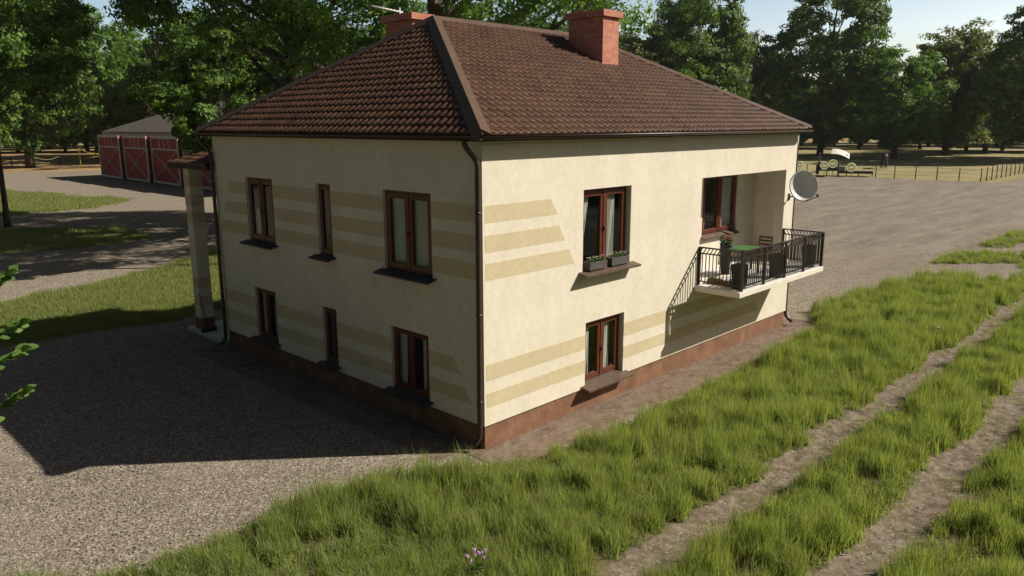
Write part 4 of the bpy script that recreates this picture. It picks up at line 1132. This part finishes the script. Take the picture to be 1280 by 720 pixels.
def at(px, D):
    p = ray(px, 150, D); return p.x, p.y
GT = 'tall trees beyond the yard and meadow'
TR = [ # variant, px, dist, scale, rz, label, zscale
 ('oakA', 868, 140, .88, .3, 'dark broadleaf tree rising directly behind the right end of the house roof', 1.14),
 ('oakC', 930, 165, .80, 4.4, 'lower bright-edged tree between the roof end and the tallest crown beyond the trailer', 1.05),
 ('tallB', 966, 185, .68, 1.2, 'narrow tree filling the low gap left of the tallest crown', .72),
 ('tallA', 1028, 160, .98, 2.3, 'tallest crown right of the house, standing behind the white-canopied trailer', 1.10),
 ('oakB', 1122, 152, .80, 3.0, 'mid-height bright green tree behind the grazing horse', .70),
 ('oakC', 1186, 172, 1.0, .8, 'pale olive rounded crown between the horse and the right edge of the photo', 1.04),
 ('tallA', 1292, 146, .78, 2.0, 'dark tree cut by the right edge of the photo above the fence', .82),
 ('oakA', 1350, 165, 1.0, 4.0, 'dark tree just beyond the right edge of the photo', 1.0),
 ('oakB', 1236, 186, .84, 5.0, 'smaller tree between the olive crown and the right edge of the photo', .78),
 ('oakA', 30, 135, 1.02, .5, 'big dark tree with a thick trunk behind the rope fence at far left', 1.10),
 ('tallA', -60, 120, 1.0, 1.9, 'dark tree at the left edge of the photo, left of the thick trunk', .95),
 ('oakB', 118, 168, 1.05, 2.2, 'bright side-lit tree right of the thick trunk and left of the red barn', 1.05),
 ('tallB', 172, 178, .85, 3.3, 'narrow tree between the bright tree and the barn roof', .78),
 ('airy', 203, 128, .95, .4, 'thin airy tree rising right behind the low barn roof', 1.05),
 ('oakC', 150, 150, .60, 1.4, 'low pale bushy tree at the left end of the low barn', .55),
]
for key, px, D, s, rz_, lab, sz in TR:
    x, y = at(px, D); plant_tree(key, x, y, s, rz_, lab, 'broadleaf_tree', 'tree', GT, sz)
# big tree directly behind the house
variant('giant', 31, 27, 12.5, 6.5, 66, 'round', 'leaf_b', .135, nsub=24, nleaf=60, r0=.95, barkm='bark_light', lr=.23, limbs=26, th=.22, sub_r=.30)
VARX = at(548, 46)
plant_tree('giant', *VARX, 1.0, .4, 'huge spreading tree towering directly behind the house roof', 'broadleaf_tree', 'tree')
variant('giant_left', 33, 25, 9.5, 4.2, 64, 'round', 'leaf_a', .135, nsub=22, nleaf=56, r0=.75, lr=.24, limbs=20, th=.2, sub_r=.30)
plant_tree('giant_left', *at(372, 50), 1.0, 2.4, 'big dark drooping tree between the low barn and the house roof', 'broadleaf_tree', 'tree')
variant('small', 37, 10.0, 2.2, 4.7, 24, 'round', 'leaf_a', .10, nsub=18, nleaf=46, r0=.16, lr=.34, limbs=12, th=.35, sub_r=.36)
plant_tree('small', *at(277, 36), 1.0, .7, 'small dark tree whose branches hang in front of the barn beside the porch roof', 'broadleaf_tree', 'tree')
# leaning tree at the left edge
variant('edge', 35, 17, 6.0, 6.2, 34, 'round', 'leaf_a', .15, nsub=20, nleaf=44, r0=.17, lr=.30, limbs=12, th=.45, bend=.22, sub_r=.34)
plant_tree('edge', *at(-9, 57), 1.0, 3.4, 'slender dark-stemmed tree leaning in at the left edge in front of the lawn island', 'broadleaf_tree', 'tree')

# ------------------------------------------------------------------ scatter helper (grass, far wood)
LIB = bpy.data.collections
def scatter(name, pts, rot, scl, idx, sources, label=None, cat=None):
    """one object: instances of the source objects on points"""
    lib = bpy.data.collections.new(name+'_source')
    for i, s_ in enumerate(sources): s_.name = f'{name}_piece_{i:02d}'; lib.objects.link(s_)
    me = bpy.data.meshes.new(name); me.vertices.add(len(pts)); me.vertices.foreach_set('co', pts.astype(np.float32).ravel())
    for nm, ty, arr, key in (('rot', 'FLOAT_VECTOR', rot, 'vector'), ('scl', 'FLOAT_VECTOR', scl, 'vector'), ('idx', 'INT', idx, 'value')):
        a = me.attributes.new(nm, ty, 'POINT'); a.data.foreach_set(key, arr.astype(np.int32 if ty == 'INT' else np.float32).ravel())
    o = bpy.data.objects.new(name, me); COL.objects.link(o)
    g = bpy.data.node_groups.new(name, 'GeometryNodeTree')
    g.interface.new_socket('Geometry', in_out='INPUT', socket_type='NodeSocketGeometry'); g.interface.new_socket('Geometry', in_out='OUTPUT', socket_type='NodeSocketGeometry')
    i_ = g.nodes.new('NodeGroupInput'); o_ = g.nodes.new('NodeGroupOutput'); ip = g.nodes.new('GeometryNodeInstanceOnPoints'); ci = g.nodes.new('GeometryNodeCollectionInfo')
    ci.inputs['Collection'].default_value = lib; ci.inputs['Separate Children'].default_value = True; ci.inputs['Reset Children'].default_value = True
    ip.inputs['Pick Instance'].default_value = True
    def na(nm, ty):
        q_ = g.nodes.new('GeometryNodeInputNamedAttribute'); q_.data_type = ty; q_.inputs['Name'].default_value = nm
        return [x for x in q_.outputs if x.name == 'Attribute' and x.enabled][0]
    g.links.new(i_.outputs[0], ip.inputs['Points']); g.links.new(ci.outputs[0], ip.inputs['Instance'])
    e2r = g.nodes.new('FunctionNodeEulerToRotation'); g.links.new(na('rot', 'FLOAT_VECTOR'), e2r.inputs[0]); g.links.new(e2r.outputs[0], ip.inputs['Rotation'])
    g.links.new(na('scl', 'FLOAT_VECTOR'), ip.inputs['Scale']); g.links.new(na('idx', 'INT'), ip.inputs['Instance Index'])
    g.links.new(ip.outputs[0], o_.inputs[0])
    md = o.modifiers.new('scatter', 'NODES'); md.node_group = g
    tag(o, label, cat, kind='stuff'); return o
def piece(me): return bpy.data.objects.new('piece', me)
def blade_clump(seed, nb, R, hmin, hmax, wd, mat, lean=.35, seg=3):
    rnd = np.random.RandomState(seed); V = []; F_ = []; rr = []
    for b in range(nb):
        a = rnd.uniform(0, 2*PI); r = R*math.sqrt(rnd.uniform(0, 1)); x, y = r*math.cos(a), r*math.sin(a); h_ = rnd.uniform(hmin, hmax)*(1-.35*r/R)
        az = rnd.uniform(0, 2*PI); ln = abs(rnd.normal(0, lean))+.06; dx, dy = math.cos(az), math.sin(az); fx = rnd.uniform(0, 2*PI); wx, wy = math.cos(fx)*wd/2, math.sin(fx)*wd/2
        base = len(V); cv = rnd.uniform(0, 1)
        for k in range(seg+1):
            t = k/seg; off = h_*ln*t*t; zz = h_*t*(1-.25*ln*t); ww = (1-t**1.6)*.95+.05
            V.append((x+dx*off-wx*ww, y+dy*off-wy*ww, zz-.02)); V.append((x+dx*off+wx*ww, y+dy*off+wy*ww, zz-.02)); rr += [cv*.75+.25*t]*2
        for k in range(seg): F_.append((base+2*k, base+2*k+1, base+2*k+3, base+2*k+2))
    return np_mesh('blades', np.array(V), np.array(F_), M[mat], dict(rnd=np.array(rr)))
# tall verge grass
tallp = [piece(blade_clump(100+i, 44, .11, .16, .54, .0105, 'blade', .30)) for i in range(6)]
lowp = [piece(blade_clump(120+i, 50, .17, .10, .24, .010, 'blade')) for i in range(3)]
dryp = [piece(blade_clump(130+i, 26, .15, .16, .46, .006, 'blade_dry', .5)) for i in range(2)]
rnd = np.random.RandomState(42)
N = 30000
def cand(n_, x0, x1, y0, y1): return rnd.uniform(x0, x1, n_), rnd.uniform(y0, y1, n_)
def infront(x, y, marg=60):
    d = np.stack([x+9.6656, y+10.0812, 0*x-6.1809], 1); zc = d@np.array(FW); u = 640+965.74*(d@np.array(RT))/zc; v = 360-965.74*(d@np.array(UP))/zc
    return (zc > .5) & (u > -marg*3) & (u < 1280+marg*3) & (v < 720+marg*4)
x1_, y1_ = cand(66000, -9, 24, -16, 2.2); x2_, y2_ = cand(14000, 24, 60, -14, 1)
x = np.concatenate([x1_, x2_]); y = np.concatenate([y1_, y2_]); g = verge(x, y)
dens = .28+.72*sstep(.30, .52, fbm(x, y, 1.9, 55)); keep = (rnd.uniform(0, 1, len(x)) < g*dens) & infront(x, y) & (g > .25)
x = x[keep]; y = y[keep]; g = g[keep]; n_ = len(x)
hm = .48+.50*fbm(x, y, .55, 66)+.75*sstep(.3, .8, vnoise(x, y, 2.2, 67)); edge = .45+.55*g
leftlow = 1-.42*sstep(-1.5, -5, x+ (y+3)*.3); edge = edge*leftlow*(1-.30*sstep(22, 32, x))
sc = hm*edge*rnd.uniform(.8, 1.2, n_)
idx = rnd.randint(0, 6, n_); low = rnd.uniform(0, 1, n_) < .12+.45*(fbm(x, y, 1.9, 55) < .40); idx = np.where(low, 6+rnd.randint(0, 3, n_), idx); dry = rnd.uniform(0, 1, n_) < .07; idx = np.where(dry, 9+rnd.randint(0, 2, n_), idx)
rot = np.stack([rnd.normal(0, .10, n_), rnd.normal(0, .10, n_), rnd.uniform(0, 2*PI, n_)], 1); wsc = rnd.uniform(.9, 1.25, n_)
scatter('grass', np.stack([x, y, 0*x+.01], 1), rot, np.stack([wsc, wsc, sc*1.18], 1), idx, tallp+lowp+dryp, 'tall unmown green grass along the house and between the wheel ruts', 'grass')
print('grass', n_)
# lawns further back
lawnp = [piece(blade_clump(140+i, 90, .42, .10, .24, .016, 'blade_short', .4, 2)) for i in range(4)]
x1_, y1_ = cand(26000, -14, 30, 14, 38); x2_, y2_ = cand(16000, -14, 30, 34, 92)
x = np.concatenate([x1_, x2_]); y = np.concatenate([y1_, y2_]); g = lawn(x, y); keep = (rnd.uniform(0, 1, len(x)) < g) & infront(x, y, 20)
x = x[keep]; y = y[keep]; n_ = len(x); rot = np.stack([rnd.normal(0, .1, n_), rnd.normal(0, .1, n_), rnd.uniform(0, 2*PI, n_)], 1)
ws = np.where(y > 36, 1.8, 1.0)*rnd.uniform(.8, 1.3, n_); hs = (.7+.8*fbm(x, y, .5, 5))*rnd.uniform(.7, 1.3, n_)
scatter('lawn_grass', np.stack([x, y, 0*x], 1), rot, np.stack([ws, ws, hs], 1), rnd.randint(0, 4, n_), lawnp, 'shorter sunlit grass of the lawns beyond the gravel yard', 'grass')
print('lawn', n_)
# sparse low weeds on gravel borders
x, y = cand(34000, -9, 45, -12, 4.5); nb = np.interp(x, NB_X, NB_Y); dd_ = y-nb
w1 = np.exp(-(np.maximum(dd_, 0)/.5))*(dd_ > -.4)*(.25+.75*sstep(13.5, 15, x) + .35*sstep(-2, -3, x))
w2 = .22*(dirt(x, y) > .4)*(fbm(x, y, 1.5, 8) > .55)
keep = (rnd.uniform(0, 1, len(x)) < (w1*.45+w2)) & infront(x, y) & ~((x > -.1) & (x < L+.1) & (y > -.15))
x = x[keep]; y = y[keep]; n_ = len(x); wsp = [piece(blade_clump(150+i, 26, .12, .04, .12, .007, 'blade', .7, 2)) for i in range(3)]
rot = np.stack([0*x, 0*x, rnd.uniform(0, 2*PI, n_)], 1); s_ = rnd.uniform(.6, 1.3, n_)
scatter('weeds', np.stack([x, y, 0*x], 1), rot, np.stack([s_, s_, s_], 1), rnd.randint(0, 3, n_), wsp, 'sparse low weeds on the gravel edge and in the ruts', 'weeds')
# loose stones
n = NT('stone'); M['stone'] = n.done(n.ramp(n.attr('rnd'), [(0, (.16, .13, .105)), (1, (.36, .33, .28))]), .9, n.bump(n.noise(40), .3, .004), .2)
def stone(seed):
    bm = bmesh.new(); bmesh.ops.create_icosphere(bm, subdivisions=1, radius=1); r_ = random.Random(seed)
    for v in bm.verts: v.co *= r_.uniform(.7, 1.15); v.co.z *= .55
    me = bpy.data.meshes.new('stone'); bm.to_mesh(me); nv = len(bm.verts); bm.free(); a = me.attributes.new('rnd', 'FLOAT', 'POINT'); a.data.foreach_set('value', [r_.uniform(0, 1)]*nv); me.materials.append(M['stone']); return piece(me)
x1_, y1_ = cand(9000, -2, 22, -8, -3.6); x2_, y2_ = cand(38000, -10, 2, -1, 12); x3_, y3_ = cand(9000, 13, 32, -1, 10)
x = np.concatenate([x1_, x2_, x3_]); y = np.concatenate([y1_, y2_, y3_]); g = verge(x, y)
keep = (g < .3) & infront(x, y, 10) & ~((x > -.1) & (x < L+.1) & (y > -.1)) & ~((x > -.4) & (x < 14.1) & (y > -1.3) & (y < .4)); x = x[keep]; y = y[keep]; n_ = len(x)
s_ = .007+.016*rnd.uniform(0, 1, n_)**3; rot = rnd.uniform(0, 2*PI, (n_, 3))*np.array([.1, .1, 1])
zz = np.where((np.abs(y+4.72) < .55) | (np.abs(y+6.88) < .55), -.045, 0)
scatter('loose_stones', np.stack([x, y, zz+.004], 1), rot, np.stack([s_, s_*.9, s_], 1), rnd.randint(0, 5, n_), [stone(i) for i in range(5)], 'loose pale stones scattered on the gravel and in the ruts', 'gravel')
# far wood: closes the background behind the single trees, plus an added unseen ring
wood = []; k = 0
for a_ in np.arange(92, 343, 5.5):     # unseen tree ring added beside and behind the viewpoint to block low sky
    for D in (78, 100):
        D = D+rnd.uniform(-5, 5); b_ = math.radians(a_+rnd.uniform(-1.5, 1.5)); wood.append((-9.7+D*math.cos(b_), -10+D*math.sin(b_), 0, rnd.uniform(0, 6.28), rnd.uniform(.8, 1.0), rnd.randint(0, 3)))
for px in range(-420, 1800, 44):
    for row in range(3):
        D = 206+row*28+rnd.uniform(-8, 8); p = ray(px+rnd.uniform(-16, 16), 150, D)
        wood.append((p.x, p.y, 0, rnd.uniform(0, 6.28), rnd.uniform(.50, .66)*(1+.12*row), rnd.randint(0, 3)))
for k_, (px0, px1, D0) in enumerate(((215, 470, 150), (560, 880, 140))):
    for px in range(px0, px1, 40):
        p = ray(px, 150, D0+rnd.uniform(-10, 14)); wood.append((p.x, p.y, 0, rnd.uniform(0, 6.28), rnd.uniform(.75, .95), rnd.randint(0, 3)))
wood = np.array(wood)
def merged(key):
    cm, tm = VAR[key]; o = MB()
    bm = bmesh.new(); bm.from_mesh(cm); nb_ = len(bm.faces); bm.from_mesh(tm); bm.faces.ensure_lookup_table()
    for f in bm.faces[nb_:]: f.material_index = 1
    me = bpy.data.meshes.new('wood_'+key); bm.to_mesh(me); bm.free(); me.materials.append(cm.materials[0]); me.materials.append(tm.materials[0]); return piece(me)
wp = [merged('oakA'), merged('oakB'), merged('oakC')]
scatter('far_wood', wood[:, :3], np.stack([0*wood[:, 3], 0*wood[:, 3], wood[:, 3]], 1), np.stack([wood[:, 4]*1.15, wood[:, 4]*1.15, wood[:, 4]], 1), wood[:, 5], wp, 'dark mass of woodland closing the horizon behind the single trees, plus an added unseen ring', 'wood')

# ------------------------------------------------------------------ near branch, flowers
def sapling():
    base = ray(-60, 420, 4.3); base = Vector((base.x, base.y, 0))
    t = empty('locust_sapling', tuple(base), 'leafy branches with oval green leaflets reaching in at the left edge', 'tree')
    mb = MB(); top = base+Vector((0, 0, 5.9))
    mb.tube([base, base+Vector((.03, .02, 2)), base+Vector((-.03, .05, 4)), top], [.06, .045, .03, .012], 8)
    lv = []; lr = []; r_ = random.Random(9)
    targets = [(ray(6, 343, 4.0), 5), (ray(22, 405, 4.0), 8), (ray(24, 438, 3.95), 8), (ray(26, 490, 4.05), 9), (ray(-30, 380, 4.0), 8), (ray(-45, 470, 4.0), 8), (ray(-60, 330, 4.2), 8)]
    for (e, k) in targets:
        tt = min(.95, (e.z-.5)/5.9); st = base+Vector((0, 0, e.z-.35)); md_ = st.lerp(e, .5)+Vector((0, 0, .10)); pts = [st, md_, e]
        cv = [st*(1-s)**2+md_*2*s*(1-s)+e*s*s for s in [i/8 for i in range(9)]]
        mb.tube(cv, [.008-.0007*i for i in range(9)], 6)
        for i in range(3, 9):
            p = cv[i]; d = (cv[min(i+1, 8)]-cv[i-1]).normalized(); sd_ = d.cross(Vector((0, 0, 1))).normalized()
            for sg in (-1, 1):
                for q in range(2 if i > 4 else 1):
                    ax_ = (sd_*sg*1.0+d*.55+Vector((r_.uniform(-.3, .3), r_.uniform(-.3, .3), r_.uniform(-.35, .45)))).normalized()
                    lv.append((p+d*q*.02, ax_, r_.uniform(.048, .068)))
        lv.append((e, (e-md_).normalized(), .06))
    V = []; F_ = []; R = []
    for p, a, ln in lv:
        up_ = -FW*1.0 + Vector((r_.uniform(-.6, .6), r_.uniform(-.6, .6), .5)); b = a.cross(up_).normalized(); u = b.cross(a).normalized(); c = r_.uniform(0, 1)
        prof = [(0, 0), (.12, .18), (.35, .27), (.62, .26), (.85, .16), (1, 0)]; i0 = len(V)
        for s, wv in prof:
            for k in (-1, 0, 1): V.append(tuple(p+a*(.008+ln*s)+b*k*wv*ln+u*(abs(k)*.1*ln*wv*2-.25*ln*s*s))); R.append(c)
        for j in range(5):
            for k in range(2): F_.append((i0+j*3+k, i0+j*3+k+1, i0+j*3+k+4, i0+j*3+k+3))
    me = np_mesh('foliage', np.array(V)-np.array(base), np.array(F_), M['leaf_near'], dict(rnd=np.array(R)), True)
    o = bpy.data.objects.new('foliage', me); COL.objects.link(o); o.parent = t
    mb.build('trunk', M['bark'], t)
sapling()
def wildflower(px, py, ht, petal, label, n_, size, spread, D=None):
    d = FW + RT*((px-640)/965.74) - UP*((py-360)/965.74); tt = (ht-6.1809)/d.z; h_ = Vector((-9.6656, -10.0812, 6.1809))+d*tt
    t = empty('wildflower', (h_.x, h_.y, 0), label, 'flower'); r_ = random.Random(px); st = MB(); pe = MB(); lf = MB()
    for i in range(n_):
        a = Vector((h_.x+r_.uniform(-.04, .04), h_.y+r_.uniform(-.04, .04), 0)); b = Vector((h_.x+r_.gauss(0, spread), h_.y+r_.gauss(0, spread), ht*r_.uniform(.72, 1.03)))
        st.tube([a, a.lerp(b, .5)+Vector((0, 0, .04)), b], .003, 5)
        for k in range(26):
            q_ = b+Vector((r_.gauss(0, 1), r_.gauss(0, 1), r_.gauss(0, 1))).normalized()*size*r_.uniform(.4, 1); v = Vector((r_.gauss(0, 1), r_.gauss(0, 1), r_.gauss(0, 1))).normalized(); w_ = v.orthogonal().normalized(); s = size*.42
            pe.add([q_-v*s, q_+w_*s*.6, q_+v*s, q_-w_*s*.6], [(0, 1, 2, 3)])
        foliage(lf, a.lerp(b, .5), .06, 10, .03, r_)
    st.build('stem', M['leaf_near'], t); pe.build('petals', petal, t); lf.build('leaves', M['leaf_near'], t)
wildflower(597, 688, .50, M['petal_p'], 'cluster of lilac pink blooms in the tall grass at the bottom of the photo', 12, .024, .065)
wildflower(1172, 408, .50, M['petal_o'], 'single salmon pink flower spike in the grass right of the house', 5, .03, .035)

# ------------------------------------------------------------------ air
mb = MB(); mb.box((-3100, -3100, -1.5), (3100, 3100, 48))
n = NT('haze'); n.n.remove(n.p); pv = n.n.new('ShaderNodeVolumePrincipled'); pv.inputs['Color'].default_value = (.90, .93, .96, 1)
pv.inputs['Density'].default_value = 0.00010; pv.inputs['Anisotropy'].default_value = .2; n.link(pv.outputs[0], n.out.inputs['Volume'])
tag(mb.build('haze', n.m), 'thin pale air in front of the far trees', 'haze', kind='stuff')
